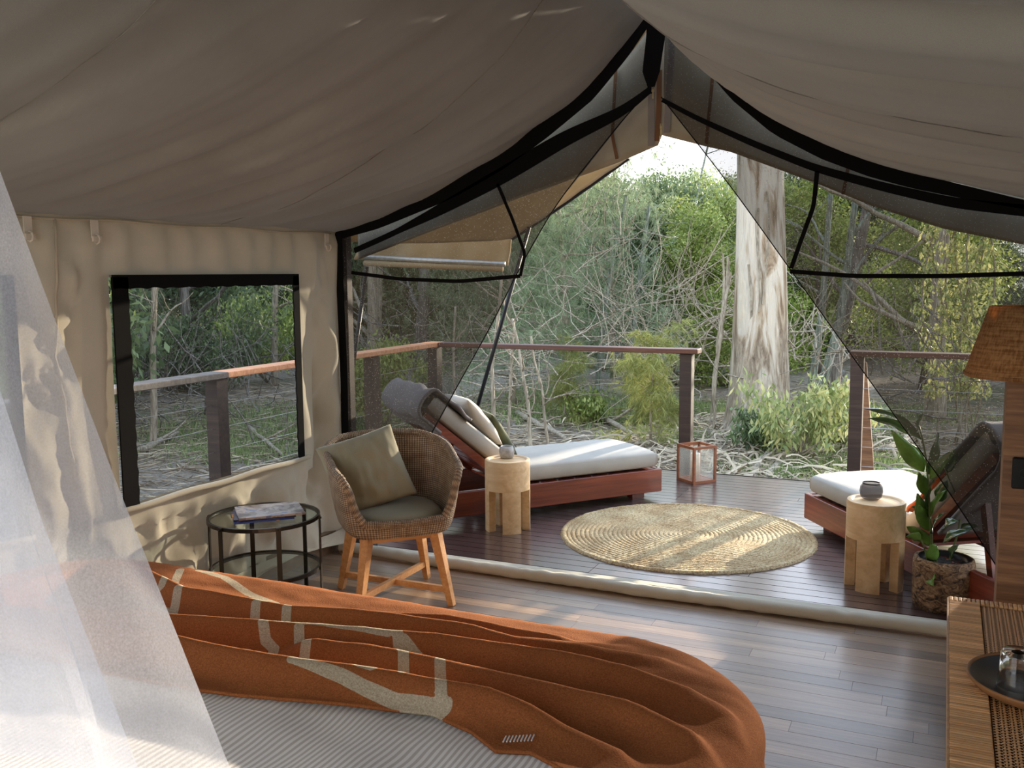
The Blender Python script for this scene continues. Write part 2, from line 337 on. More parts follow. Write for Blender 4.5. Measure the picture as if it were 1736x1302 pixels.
class MB:
    def __init__(s): s.v = []; s.f = []; s.uv = []
    def add(s, v, f):
        b = len(s.v); s.v += [tuple(map(float, p)) for p in v]; s.f += [tuple(i + b for i in q) for q in f]; return s
    def box(s, c, d, R=None, bev=0.):
        x, y, z = [q / 2 for q in d]; R = R or Matrix.Identity(3); c = Vector(c)
        if bev <= 0:
            P = [(i * x, j * y, k * z) for k in (-1, 1) for j in (-1, 1) for i in (-1, 1)]
            Fc = [(0, 2, 3, 1), (4, 5, 7, 6), (0, 1, 5, 4), (2, 6, 7, 3), (0, 4, 6, 2), (1, 3, 7, 5)]
        else:
            b = bev; P = []
            for k, zz, sh in ((0, -z, b), (1, -z + b, 0), (2, z - b, 0), (3, z, b)):
                for i, j in ((-1, -1), (1, -1), (1, 1), (-1, 1)): P.append((i * (x - sh), j * (y - sh), zz))
            Fc = [(3, 2, 1, 0), (12, 13, 14, 15)]
            for l in range(3):
                for q in range(4): Fc.append((l * 4 + q, l * 4 + (q + 1) % 4, l * 4 + 4 + (q + 1) % 4, l * 4 + 4 + q))
        return s.add([c + R @ Vector(p) for p in P], Fc)
    def beam(s, a, b, w, h, up=(0, 0, 1), w2=None, h2=None):
        a, b = Vector(a), Vector(b); d = (b - a).normalized(); u = Vector(up); sx = d.cross(u)
        if sx.length < 1e-4: sx = d.cross(Vector((0, 1, 0)))
        sx.normalize(); uz = sx.cross(d); w2 = w2 or w; h2 = h2 or h
        P = []
        for p, ww, hh in ((a, w, h), (b, w2, h2)):
            for i, j in ((-1, -1), (1, -1), (1, 1), (-1, 1)): P.append(p + sx * i * ww / 2 + uz * j * hh / 2)
        return s.add(P, [(0, 1, 2, 3), (7, 6, 5, 4), (0, 4, 5, 1), (1, 5, 6, 2), (2, 6, 7, 3), (3, 7, 4, 0)])
    def tube(s, pts, r, n=8, caps=True, closed=False):
        pts = [Vector(p) for p in pts]; N = len(pts); r = r if hasattr(r, '__len__') else [r] * N
        P = []; prev = None
        for i, p in enumerate(pts):
            if closed: d = pts[(i + 1) % N] - pts[i - 1]
            else: d = pts[min(i + 1, N - 1)] - pts[max(i - 1, 0)]
            d.normalize()
            if prev is None: x = d.orthogonal().normalized() if abs(d.z) > .9 else d.cross(Vector((0, 0, 1))).normalized()
            else: x = (prev - d * prev.dot(d)).normalized()
            prev = x; y = d.cross(x)
            for k in range(n):
                a = 2 * PI * k / n; P.append(p + (x * math.cos(a) + y * math.sin(a)) * r[i])
        Fc = []
        for i in range(N if closed else N - 1):
            j = (i + 1) % N
            for k in range(n): Fc.append((i * n + k, i * n + (k + 1) % n, j * n + (k + 1) % n, j * n + k))
        if caps and not closed: Fc += [tuple(range(n))[::-1], tuple((N - 1) * n + k for k in range(n))]
        return s.add(P, Fc)
    def lathe(s, prof, n=32, c=(0, 0, 0), wob=None):
        P = []; Fc = []; m = len(prof)
        for k in range(n):
            a = 2 * PI * k / n
            for j, (r, z) in enumerate(prof):
                rr = r * (wob(a, z) if wob else 1); P.append((c[0] + rr * math.cos(a), c[1] + rr * math.sin(a), c[2] + z))
        for k in range(n):
            q = (k + 1) % n
            for j in range(m - 1):
                a, b, cc, d = k * m + j, q * m + j, q * m + j + 1, k * m + j + 1
                if prof[j][0] < 1e-6: Fc.append((a, cc, d))
                elif prof[j + 1][0] < 1e-6: Fc.append((a, b, cc))
                else: Fc.append((a, b, cc, d))
        return s.add(P, Fc)
    def mesh(s, name, mat, smooth=False): return mesh_of(name, s.v, s.f, mat, smooth)
    def build(s, name, mat, parent=None, smooth=False, **kw): return obj(name, s.mesh(name, mat, smooth), parent, **kw)
def grid(nu, nv, fn, flip=False):
    v = []; uv = []
    for j in range(nv):
        for i in range(nu):
            a, b = i / (nu - 1), j / (nv - 1); v.append(fn(a, b)); uv.append((a, b))
    idx = np.arange(nu * nv).reshape(nv, nu)
    q = np.stack([idx[:-1, :-1], idx[:-1, 1:], idx[1:, 1:], idx[1:, :-1]], -1).reshape(-1, 4)
    if flip: q = q[:, ::-1]
    return np.array(v, dtype=np.float32), q, uv
def smoothsel(o, ang=.6):
    o.data.polygons.foreach_set('use_smooth', [True] * len(o.data.polygons))
    m = o.modifiers.new('edge', 'EDGE_SPLIT'); m.split_angle = ang; return o
def solid(o, t, off=0):
    m = o.modifiers.new('solid', 'SOLIDIFY'); m.thickness = t; m.offset = off; return o
def N3(x, y, z=0): return mn.noise(Vector((x, y, z)))
def interp(x, xs, ys): return float(np.interp(x, xs, ys))
def Rz(a): return Matrix.Rotation(a, 3, 'Z')
unit = MB().box((0, 0, 0), (1, 1, 1)).mesh('unit', 'dark')
# ================================================================== SETTING
FY = 4.55          # plane of the tent front
WX = -3.2          # left wall
# ---- indoor floor
me_slab = MB().box((-.4, 1.9, -.08), (6.2, 5.1, .1)).mesh('floor', 'dark')
floor = obj('floor', me_slab, kind='structure')
me_pl = MB().box((0, 0, 0), (1, 1, 1)).mesh('floor_plank', 'floor')
pw = .087; y = 1.35; k = 0
bev = {}
def plank_mesh(name, mat, L, W, T=.022):
    key = (name, round(L, 2))
    if key not in bev: bev[key] = MB().box((0, 0, 0), (L, W, T)).mesh(name, mat)
    return bev[key]
while y < 4.44:
    x = -3.3 - rnd.random() * 1.0
    while x < .9:
        L = rnd.choice((.8, 1.1, 1.5, 1.9)); 
        x1 = min(x + L, 2.4)
        if x + L > -3.15:
            obj('floor_plank', plank_mesh('floor_plank', 'floor', L - .001, pw - .0018), floor, (x + L / 2, y + pw / 2, -.011 - rnd.random() * .0006))
        x += L
    y += pw; k += 1
# ---- deck
deck = tag(obj('deck', MB().box((-1.0, 5.9, -.13), (6.2, 2.9, .08)).mesh('deck', 'dark')), 'dark red-brown timber deck with lengthwise boards outside the tent opening', 'deck', kind='structure')
pw = .0905; y = 4.475
while y < 7.38:
    x = -4.2
    cuts = sorted(rnd.sample([-3.1, -2.4, -1.7, -.9, -.3, .3, .9], 2)) + [2.1]
    for c in cuts:
        obj('deck_board', plank_mesh('deck_board', 'deck', round(c - x, 2) - .003, pw - .006), deck, ((x + c) / 2, y + pw / 2, -.011)); x = c
    y += pw
MB().box((-1.05, 7.43, -.1), (6.3, .03, .2)).build('fascia_board', 'raildark', deck)
side = MB().box((-3.72, 1.8, -.09), (.95, 5.3, .06)).build('side_walkway', 'deck', deck)
# ---- left wall with two window openings
W1 = (2.92, 4.15, .62, 1.6); W2 = (1.3, 2.44, .62, 1.6)
def wallx(y, z):
    # folds: fine vertical gathers under the eave, slack folds beside the window
    g = .022 * math.sin(y * 34 + 2 * N3(y * 3, z)) * max(0, (z - 1.45) / .4)
    a = .034 * N3(y * 5 + z * 1.2, z * 1.1, 3) + .01 * N3(y * 16 + z * 3, z * 2.5, 8)
    edge = 1.0
    if 2.75 < y < 4.32 and .5 < z < 1.72: edge = .35
    if y > 4.1: a += .05 * math.sin((y - 4.1) * 17 + z * 1.3 + 1.5 * N3(z * 2, y)) * min(1, (y - 4.1) / .12) * (.5 + .5 * math.sin(z * 2.2))
    a += .06 * (.5 - abs(N3(y * 4.5 - z * 2.2, z * 1.6, 21))) * (1 if edge > .9 else .15) + .03 * (.5 - abs(N3(y * 9 + z * 5, z * 5, 31))) * (1 if edge > .9 else .2)
    if z < .6: a += .03 * N3(y * 3.2, z * 3, 11)
    a = (a - .035) * 1.6 * min(1, max(.12, (1.80 - z) / .25)) * min(1, max(.1, (FY - .02 - y) / .12)); g *= min(1, max(0, (1.83 - z) / .05))
    return WX + .014 + g + a * edge
def build_wall():
    ys = np.concatenate([np.arange(-.6, 1.3, .1), np.arange(1.3, 2.44, .06), np.arange(2.44, 2.92, .02), np.arange(2.92, 4.15, .025), np.arange(4.15, FY + .03, .0125)])
    zs = np.concatenate([np.arange(.10, .62, .03), np.arange(.62, 1.6, .035), np.arange(1.6, 1.875, .0175)])
    V = [(wallx(y, z), y, z) for z in zs for y in ys]; ny = len(ys); Fc = []
    for j in range(len(zs) - 1):
        for i in range(ny - 1):
            yc, zc = (ys[i] + ys[i + 1]) / 2, (zs[j] + zs[j + 1]) / 2
            if any(w_[0] < yc < w_[1] and w_[2] < zc < w_[3] for w_ in (W1, W2)): continue
            a = j * ny + i; Fc.append((a, a + 1, a + ny + 1, a + ny))
    return mesh_of('wall_left', V, Fc, 'canvas', True)
wl = obj('wall_left', build_wall(), kind='structure')
# seam welt, sill tape, tie tabs on the wall
mb = MB(); mb.tube([(wallx(2.66, z) + .004, 2.66 + .01 * math.sin(z * 3), z) for z in np.arange(.15, 1.86, .06)], .006, 6); mb.build('seam', 'canvas', wl, True)
mb = MB(); mb.tube([(wallx(y, 1.83) + .004, y, 1.832 + .004 * math.sin(y * 9)) for y in np.arange(0, FY, .07)], .006, 6); mb.build('eave_seam', 'canvas', wl, True)
for yy in (2.83, 4.42, 2.52):
    mb = MB(); mb.box((WX + .035, yy, 1.795), (.006, .035, .075), bev=.002); mb.tube([(WX + .045 + .016 * math.sin(a), yy, 1.755 + .018 * math.cos(a)) for a in np.linspace(0, 2 * PI, 9)[:-1]], .005, 5, closed=True)
    mb.box((WX + .045, yy, 1.755), (.01, .042, .022)); mb.build('toggle_tab', 'whitetape', wl)
# lower hem flap, hanging over the skirting
hv, hf, _ = grid(120, 8, lambda a, b: (WX + .03 + .025 * N3(a * 22, b * 2) + .03 * (1 - b), -.3 + a * 4.85, .075 + .05 * b + .02 * math.sin(a * 30) * (1 - b)))
obj('lower_hem', mesh_of('lower_hem', hv, hf, 'canvas', True), wl)
mb = MB(); mb.box((WX - .02, 2.1, .055), (.04, 4.9, .13)); mb.build('baseboard_left', 'floor', None, kind='structure')
def wall_window(name, W, sill=True):
    y0, y1, z0, z1 = W
    v, f, _ = grid(30, 20, lambda a, b: (WX + .012 + .006 * N3(a * 3, b * 3, 5), y0 - .01 + a * (y1 - y0 + .02), z0 - .01 + b * (z1 - z0 + .02)))
    wd = obj(name, mesh_of('window_mesh', v, f, 'screenwin', True), kind='structure')
    fw = .045
    def strip(a, b, nm, wd_, off):
        n = 40; P = []; 
        for i in range(n + 1):
            t = i / n; p = Vector(a).lerp(Vector(b), t); jit = .0035 * math.sin(i * 1.9) + .003 * N3(i * .8, off)
            P += [(WX + .03, p.y, p.z), (WX + .03, p.y + off[0] * (wd_ + jit), p.z + off[1] * (wd_ + jit))]
        Fc = [(2 * i, 2 * i + 1, 2 * i + 3, 2 * i + 2) for i in range(n)]
        o = obj(nm, mesh_of(nm, P, Fc, 'black'), wd); solid(o, .008); return o
    def strip2(a, b, off, w0, nm='frame_tape'):
        n = 40; P = []
        for i in range(n + 1):
            t = i / n; p = Vector(a).lerp(Vector(b), t); jt = .003 * math.sin(i * 1.9 + a[1]) + .003 * N3(i * .8, a[1])
            q = p + Vector(off) * (w0 + jt); P += [(WX + .03, p.y, p.z), (WX + .03, q.y, q.z)]
        o = obj(nm, mesh_of(nm, P, [(2 * i, 2 * i + 1, 2 * i + 3, 2 * i + 2) for i in range(n)], 'black'), wd); solid(o, .008)
    strip2((0, y0 - .01, z1 + .01), (0, y1 + .01, z1 + .01), (0, 0, -1), .058)
    strip2((0, y0 - .015, z0 - .01), (0, y0 - .015, z1), (0, 1, 0), .085)
    strip2((0, y1 + .01, z0 - .01), (0, y1 + .01, z1), (0, -1, 0), .05)
    mb = MB(); mb.tube([(WX + .032, y, z0 - .012 + .004 * math.sin(y * 12)) for y in np.arange(y0 - .04, y1 + .06, .04)], .014, 7); mb.build('sill_roll', 'canvas', wd, True)
    return wd
wall_window('window_1', W1); wall_window('window_2', W2)
# ---- roof canvas, both slopes
PLp = [AY(*p, FY) for p in [(1112, -12), (1060, 80), (1000, 150), (925, 210), (850, 265), (770, 312), (700, 343), (640, 370), (590, 391)]]
PRp = [AY(*p, FY) for p in [(1132, -12), (1190, 85), (1250, 150), (1320, 205), (1400, 245), (1480, 275), (1550, 295), (1640, 315), (1736, 335), (1830, 352)]]
RX = -1.28
PL = [(RX - .02, 2.90)] + [(p[0], p[2]) for p in PLp[1:]]; PL[-1] = (WX - .05, 1.835)
PR = [(RX + .02, 2.90)] + [(p[0], p[2]) for p in PRp[1:]]; 
RXW = .62; PR[-1] = (RXW, 1.845)
def prof(P, t):
    d = [0]
    for a, b in zip(P[:-1], P[1:]): d.append(d[-1] + math.hypot(a[0] - b[0], a[1] - b[1]))
    s = t * d[-1]; return interp(s, d, [p[0] for p in P]), interp(s, d, [p[1] for p in P])
def roofpt(P, sgn, t, y):
    # smooth profile with slack folds running down the slope
    x0, z0 = prof(P, t); x1, z1 = prof(P, min(1, t + .04)); xm, zm = prof(P, max(0, t - .04)); x, z = ((x0 * 2 + x1 + xm) / 4, (z0 * 2 + z1 + zm) / 4) if t > .05 else (x0, z0)
    fr = min(1, max(0, t * 4)) * min(1, (1 - t) * 6)
    ph = y * 1.0 + t * (.9 if sgn < 0 else .55)
    h = .038 * N3(ph * 3.4, t * .8, 2) + .030 * N3(ph * 8.5, t * 1.3, 5) + .009 * N3(ph * 20, t * 2.2, 7)
    z += h * fr - .03 * math.sin(PI * t) * (1 - math.exp(-(FY - y) * 1.5))
    return x, y, z
slopes = []
for P, sg, nm in ((PL, -1, 'left'), (PR, 1, 'right')):
    v, f, _ = grid(70, 230, lambda a, b: roofpt(P, sg, a, -.56 + b * (FY + .63)), sg > 0)
    slopes.append((v, f))
n0 = len(slopes[0][0])
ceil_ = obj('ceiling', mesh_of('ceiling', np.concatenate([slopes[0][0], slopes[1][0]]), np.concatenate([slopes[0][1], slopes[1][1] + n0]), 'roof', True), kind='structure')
for P, sg, ys in ((PL, -1, (3.55, 1.9)), (PR, 1, (2.6,))):
    for yy in ys:
        mb = MB(); mb.tube([Vector(roofpt(P, sg, t, yy + .05 * t)) + Vector((0, 0, -.001)) for t in np.linspace(.02, .98, 70)], .0022, 5); mb.build('seam', 'roof', ceil_, True)
# hem of the roof edge along the front
# ---- right wall, plain canvas (outside the frame but it shades the tent)
v, f, _ = grid(30, 12, lambda a, b: (RXW + .01 * N3(a * 9, b * 3), -.56 + a * (FY + .56), .05 + b * 1.8))
obj('wall_right', mesh_of('wall_right', v, f, 'canvas', True), kind='structure')
bwm = []  # unseen rear wall added to cut light from behind; its gap admits sky fill
for xa, xb, za, zb in ((WX, -2.3, 0, 1), (-.3, RXW, 0, 1), (-2.3, -.3, .90, 1)):
    v, f, _ = grid(12, 12, lambda a, b: (lambda x, q: (x, -.55 + .01 * N3(x * 3, q * 3), .02 + q * (1.84 + (1 - abs(2 * (x - WX) / (RXW - WX) - 1)) * .95)))(xa + a * (xb - xa), za + b * (zb - za))); bwm.append((v, f))
o_ = 0; vs = []; fs = []
for v, f in bwm: vs.append(v); fs.append(f + o_); o_ += len(v)
obj('wall_back', mesh_of('wall_back', np.concatenate(vs), np.concatenate(fs), 'canvas', True), kind='structure')
# ---- front mosquito screen
EL = [AY(*p, FY) for p in [(1108, 146), (1060, 200), (1000, 275), (945, 345), (890, 440), (830, 560), (785, 640), (753, 698), (730, 740), (668, 850), (640, 905)]]
ER = [AY(*p, FY) for p in [(1122, 165), (1190, 252), (1250, 330), (1300, 400), (1400, 540), (1500, 680), (1580, 790), (1640, 880), (1690, 960)]]
def xe(E, z):
    E = sorted(E, key=lambda p: p[2]); return interp(z, [p[2] for p in E], [p[0] for p in E])
def xroof(P, z):
    Q = sorted(P, key=lambda p: p[1]); return interp(z, [p[1] for p in Q], [p[0] for p in Q])
def sy(x, z): return FY + .012 * N3(x * 3 + z, z * 1.2, 4) + .006 * N3(x * 9 - z * 4, z * 2, 9)
front = None
ztopL, ztopR = EL[0][2], ER[0][2]
def left_pt(a, b):
    z = .03 + b * (2.88 - .03); xl = WX + .03 if z < 1.845 else xroof(PL, z); xr = xe(EL, z) if z < ztopL else RX - .07
    xr = max(xl + .001, xr); x = xl + a * (xr - xl); return (x, sy(x, z), z)
def right_pt(a, b):
    z = .03 + b * (2.88 - .03); xr = RXW if z < 1.845 else xroof(PR, z); xl = xe(ER, z) if z < ztopR else RX - .0
    xl = min(xl, xr - .001); x = xl + a * (xr - xl); return (x, sy(x, z), z)
v1, f1, _ = grid(60, 120, left_pt); v2, f2, _ = grid(60, 120, right_pt)
front = obj('wall_front', MB().box((-1.3, FY + .01, .006), (3.7, .05, .03)).mesh('wall_front', 'canvas'), kind='structure')
obj('screen_panel', mesh_of('screen_panel', v1, f1, 'screen', True), front); obj('screen_panel', mesh_of('screen_panel', v2, f2, 'screen', True), front)
def band(pts, w, nm='band', mat='black', th=.006, yoff=-.012, ws=None):
    """flat strip following points in the screen plane"""
    P = []; n = len(pts)
    for i, p in enumerate(pts):
        a, b = Vector(pts[max(0, i - 1)]), Vector(pts[min(n - 1, i + 1)]); d = (b - a); d = Vector((d.x, 0, d.z)).normalized(); q = Vector((-d.z, 0, d.x)); ww = ws[i] if ws else w
        c = Vector(p) + Vector((0, yoff, 0)); P += [c + q * ww / 2, c - q * ww / 2]
    o = obj(nm, mesh_of(nm, P, [(2 * i, 2 * i + 1, 2 * i + 3, 2 * i + 2) for i in range(n - 1)], mat), front); solid(o, th); return o
def dense(pts, n=40):
    pts = [np.array(p, dtype=float) for p in pts]; d = np.concatenate([[0], np.cumsum([np.linalg.norm(b - a) for a, b in zip(pts[:-1], pts[1:])])])
    s = np.linspace(0, d[-1], n); o = np.stack([np.interp(s, d, [p[k] for p in pts]) for k in range(3)], 1)
    for _ in range(3): o[1:-1] = (o[:-2] + 2 * o[1:-1] + o[2:]) / 4
    return [tuple(q) for q in o]
def PX(lst, Y=FY): return dense([AY(*p, Y) for p in lst])
# bands along the roof seams
eL = [(x, FY, z) for x, z in [prof(PL, t) for t in np.linspace(.04, 1, 40)]]
band([(x - .0, y, z - .028) for x, y, z in eL], .06, ws=[.04 + .05 * math.sin(PI * t) for t in np.linspace(0, 1, 40)])
eR = [(x, FY, z) for x, z in [prof(PR, t) for t in np.linspace(.04, .97, 40)]]
band([(x, y, z - .03) for x, y, z in eR], .06, ws=[.03 + .045 * math.sin(PI * min(1, t * 1.1)) for t in np.linspace(0, 1, 40)])
# lower diagonal bands
band(PX([(1104, 152), (1060, 188), (960, 235), (850, 300), (740, 360), (660, 400), (603, 425)]), .05, ws=[.03 + .055 * math.sin(PI * min(1, t * 1.2)) for t in np.linspace(0, 1, 40)])
band(PX([(1124, 170), (1180, 200), (1280, 245), (1380, 285), (1500, 318), (1620, 345), (1780, 362)]), .05, ws=[.02 + .03 * t for t in np.linspace(0, 1, 40)])
# window zips
band(PX([(598, 462), (680, 473), (780, 477), (884, 468)]), .02)
band(PX([(884, 468), (892, 430), (870, 370), (845, 312)]), .017)
band(PX([(1386, 290), (1380, 350), (1358, 410), (1342, 455)]), .02)
band(PX([(1340, 460), (1450, 468), (1600, 468), (1760, 463)]), .02)
# free edges
band([tuple(p) for p in PX([(1108, 146), (1060, 200), (1000, 275), (945, 345), (890, 440), (830, 560), (785, 640), (753, 698), (730, 740), (668, 850)])], .005, 'edge_binding', th=.003)
band([tuple(p) for p in PX([(1122, 165), (1190, 252), (1250, 330), (1300, 400), (1400, 540), (1500, 680), (1580, 790), (1640, 880), (1690, 960)])], .005, 'edge_binding', th=.003)
# corner band and post
band(dense([(WX + .035, FY, 1.84), (WX + .05, FY, 1.0), (WX + .03, FY, .05)]), .05, yoff=-.02)
# central gable patch
band(dense([AY(1116, -5, FY), AY(1114, 60, FY), AY(1106, 120, FY), AY(1106, 160, FY)]), .1, 'gable_patch', yoff=-.02, ws=list(np.linspace(.10, .085, 30)) + list(np.linspace(.085, .012, 10)))
for p in ((1107, 154), (1121, 216)):
    c = AY(*p, FY - .03); mb = MB(); mb.box(c, (.012, .008, .014), bev=.002); mb.box((c[0], c[1], c[2] - .022), (.008, .005, .03), bev=.002); mb.box((c[0] - .004, c[1], c[2] + .012), (.003, .006, .012)); mb.box((c[0] + .004, c[1], c[2] + .012), (.003, .006, .012))
    mb.build('zip_slider', 'brass', front)
# canvas gable flap outside the mesh
YF = FY + .16
bot = [AY(*p, YF) for p in [(560, 458), (603, 442), (780, 374), (964, 306), (1050, 275), (1117, 246), (1117, 228), (1200, 249), (1240, 258), (1380, 309), (1480, 350), (1600, 388), (1736, 415), (1800, 425)]]
bx = [p[0] for p in bot]; bz = [p[2] for p in bot]
def flap_pt(a, b):
    x = -3.15 + a * (RXW + 3.15); zt = interp(x, [PL[-i - 1][0] for i in range(len(PL))] + [p[0] for p in PR], [PL[-i - 1][1] for i in range(len(PL))] + [p[1] for p in PR]) + .03
    zb = min(zt, interp(x, bx, bz)); z = zb + b * (zt - zb); return (x, YF + .012 * N3(x * 4, z * 2, 1), z)
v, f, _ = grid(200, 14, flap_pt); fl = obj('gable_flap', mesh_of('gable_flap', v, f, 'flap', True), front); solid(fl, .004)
def fl_band(lst, w, mat, nm): 
    o = band(PX(lst, YF), w, nm, mat, .004, -.02); return o
fl_band([(1107, 120), (1106, 180), (1106, 248)], .034, 'greystrip', 'hem_strip')
fl_band([(1120, 120), (1119, 180), (1116, 240)], .026, 'brownstrip', 'zip_tape')
fl_band([(1142, 30), (1140, 100), (1135, 160), (1132, 226)], .03, 'greystrip', 'hem_strip')
fl_band([(1046, 120), (1042, 200), (1040, 230), (1048, 270)], .016, 'brownstrip', 'storm_strap')
fl_band([(1212, 100), (1208, 150), (1203, 200), (1199, 245)], .016, 'brownstrip', 'storm_strap')
fl_band([(1443, 255), (1436, 300), (1430, 330)], .016, 'brownstrip', 'storm_strap')
# threshold: rolled canvas sill lip between floor and deck
sill = tag(obj('threshold_roll', mesh_of('threshold_roll', *(lambda g: (g[0], g[1]))(grid(240, 12, lambda a, b: (-3.15 + a * 3.75, 4.455 + .036 * math.cos(2 * PI * b) + .012 * N3(a * 9, 0) - .04 * math.sin(PI * a), .030 + .030 * math.sin(2 * PI * b) + .006 * N3(a * 60, b * 4, 2)))), 'canvas', True)), 'cream rolled canvas sill along the floor of the tent opening', 'sill', kind='structure')
mb = MB(); mb.beam((-3.15, 4.445, .004), (.6, 4.445, .004), .05, .012); mb.build('timber_strip', 'floor', sill)
# ================================================================== INDOOR OBJECTS
# ---- bed
BZ = .55; BR = (-2.95, -.62, .2, 2.46)
bed = thing('bed', 'low double bed under a grey and white pinstriped cover', 'bed', (-1.8, 1.4, 0))
bl = (1.8, -1.4, 0)
mb = MB(); mb.box((-1.8, 1.3, .17), (2.2, 2.1, .22), bev=.01); mb.build('bed_base', 'raildark', bed, loc=bl)
for sx in (-2.75, -.85):
    for s_y in (.4, 2.25): MB().box((sx, s_y, .03), (.07, .07, .06)).build('leg', 'raildark', bed, loc=bl)
def drape(u, v, top, R=.10, fl=.12, cr=.28, rect=BR):
    x0, x1, y0, y1 = rect
    qx = min(max(u, x0 + cr), x1 - cr); qy = min(max(v, y0 + cr), y1 - cr)
    dx, dy = u - qx, v - qy; L = math.hypot(dx, dy)
    if L <= cr or (L < 1e-9): return u, v, top
    nx, ny = dx / L, dy / L; d = L - cr; bx_, by_ = qx + nx * cr, qy + ny * cr
    if d < R * PI / 2: g, h = R * math.sin(d / R), R * (1 - math.cos(d / R))
    else: g, h = R + (d - R * PI / 2) * fl, R + (d - R * PI / 2) * math.sqrt(1 - fl * fl)
    return bx_ + nx * g, by_ + ny * g, top - h
def sheet_pt(a, b):
    u = -3.2 + a * 3.1; v = -.1 + b * 3.05
    top = BZ + .018 * N3(u * 1.6 + v, v * 1.8) + .008 * N3(u * 5, v * 7, 3)
    x, y, z = drape(u, v, top, rect=(-2.95, -.60, .2, 2.42)); return x, y, max(.05, z)
v, f, _ = grid(150, 140, sheet_pt); obj('striped_cover', mesh_of('striped_cover', v, f, 'sheet', True), bed, loc=bl)
# ---- rust blanket with folds read from the photograph
ZR = .60
ridges = [([(0, 1010), (155, 962), (246, 973), (311, 1005), (400, 1021), (493, 1037), (650, 1050), (770, 1064), (872, 1084), (975, 1087), (1115, 1102), (1200, 1135)], .055),
          ([(60, 955), (200, 975), (320, 985)], .02),
          ([(470, 1026), (650, 1035), (757, 1040), (883, 1066), (972, 1080), (1080, 1080)], .03),
          ([(-200, 1020), (60, 1040), (282, 1053), (436, 1062), (543, 1067), (668, 1080), (740, 1084), (918, 1110), (1061, 1134), (1168, 1161), (1240, 1193), (1290, 1250)], .052),
          ([(480, 1080), (518, 1087), (632, 1101), (740, 1123), (883, 1153), (1061, 1193), (1168, 1232), (1240, 1290)], .045),
          ([(-200, 1060), (15, 1070), (150, 1085), (300, 1094), (400, 1114), (507, 1132), (632, 1148), (728, 1167), (829, 1184), (900, 1203), (954, 1225), (1043, 1257), (1079, 1290)], .06)]
RG = []
for pts, A in ridges:
    P = np.array([G(px, py, ZR)[:2] for px, py in pts]); RG.append((P, A))
strokes = [[(305, 951), (289, 985)], [(286, 984), (273, 998)], [(337, 951), (379, 964), (421, 989), (466, 1007), (450, 1026)], [(314, 1003), (337, 985), (371, 998), (425, 1021), (454, 1028)],
           [(303, 1005), (291, 1028), (264, 1014)], [(434, 1030), (429, 1053)], [(487, 1037), (482, 1057)], [(446, 1064), (450, 1076), (464, 1083), (454, 1105), (507, 1116), (564, 1123), (614, 1144), (632, 1148)],
           [(507, 1069), (507, 1080)], [(520, 1087), (507, 1130)], [(496, 1132), (578, 1151), (668, 1176), (757, 1189)], [(461, 1060), (543, 1066), (661, 1082)], [(673, 1075), (677, 1101), (684, 1112), (684, 1155)],
           [(682, 1087), (721, 1105), (750, 1119)], [(746, 1125), (748, 1191)]]
SG = []
for s in strokes:
    P = [G(px, py, ZR)[:2] for px, py in s]
    for a, b in zip(P[:-1], P[1:]): SG.append((a, b))
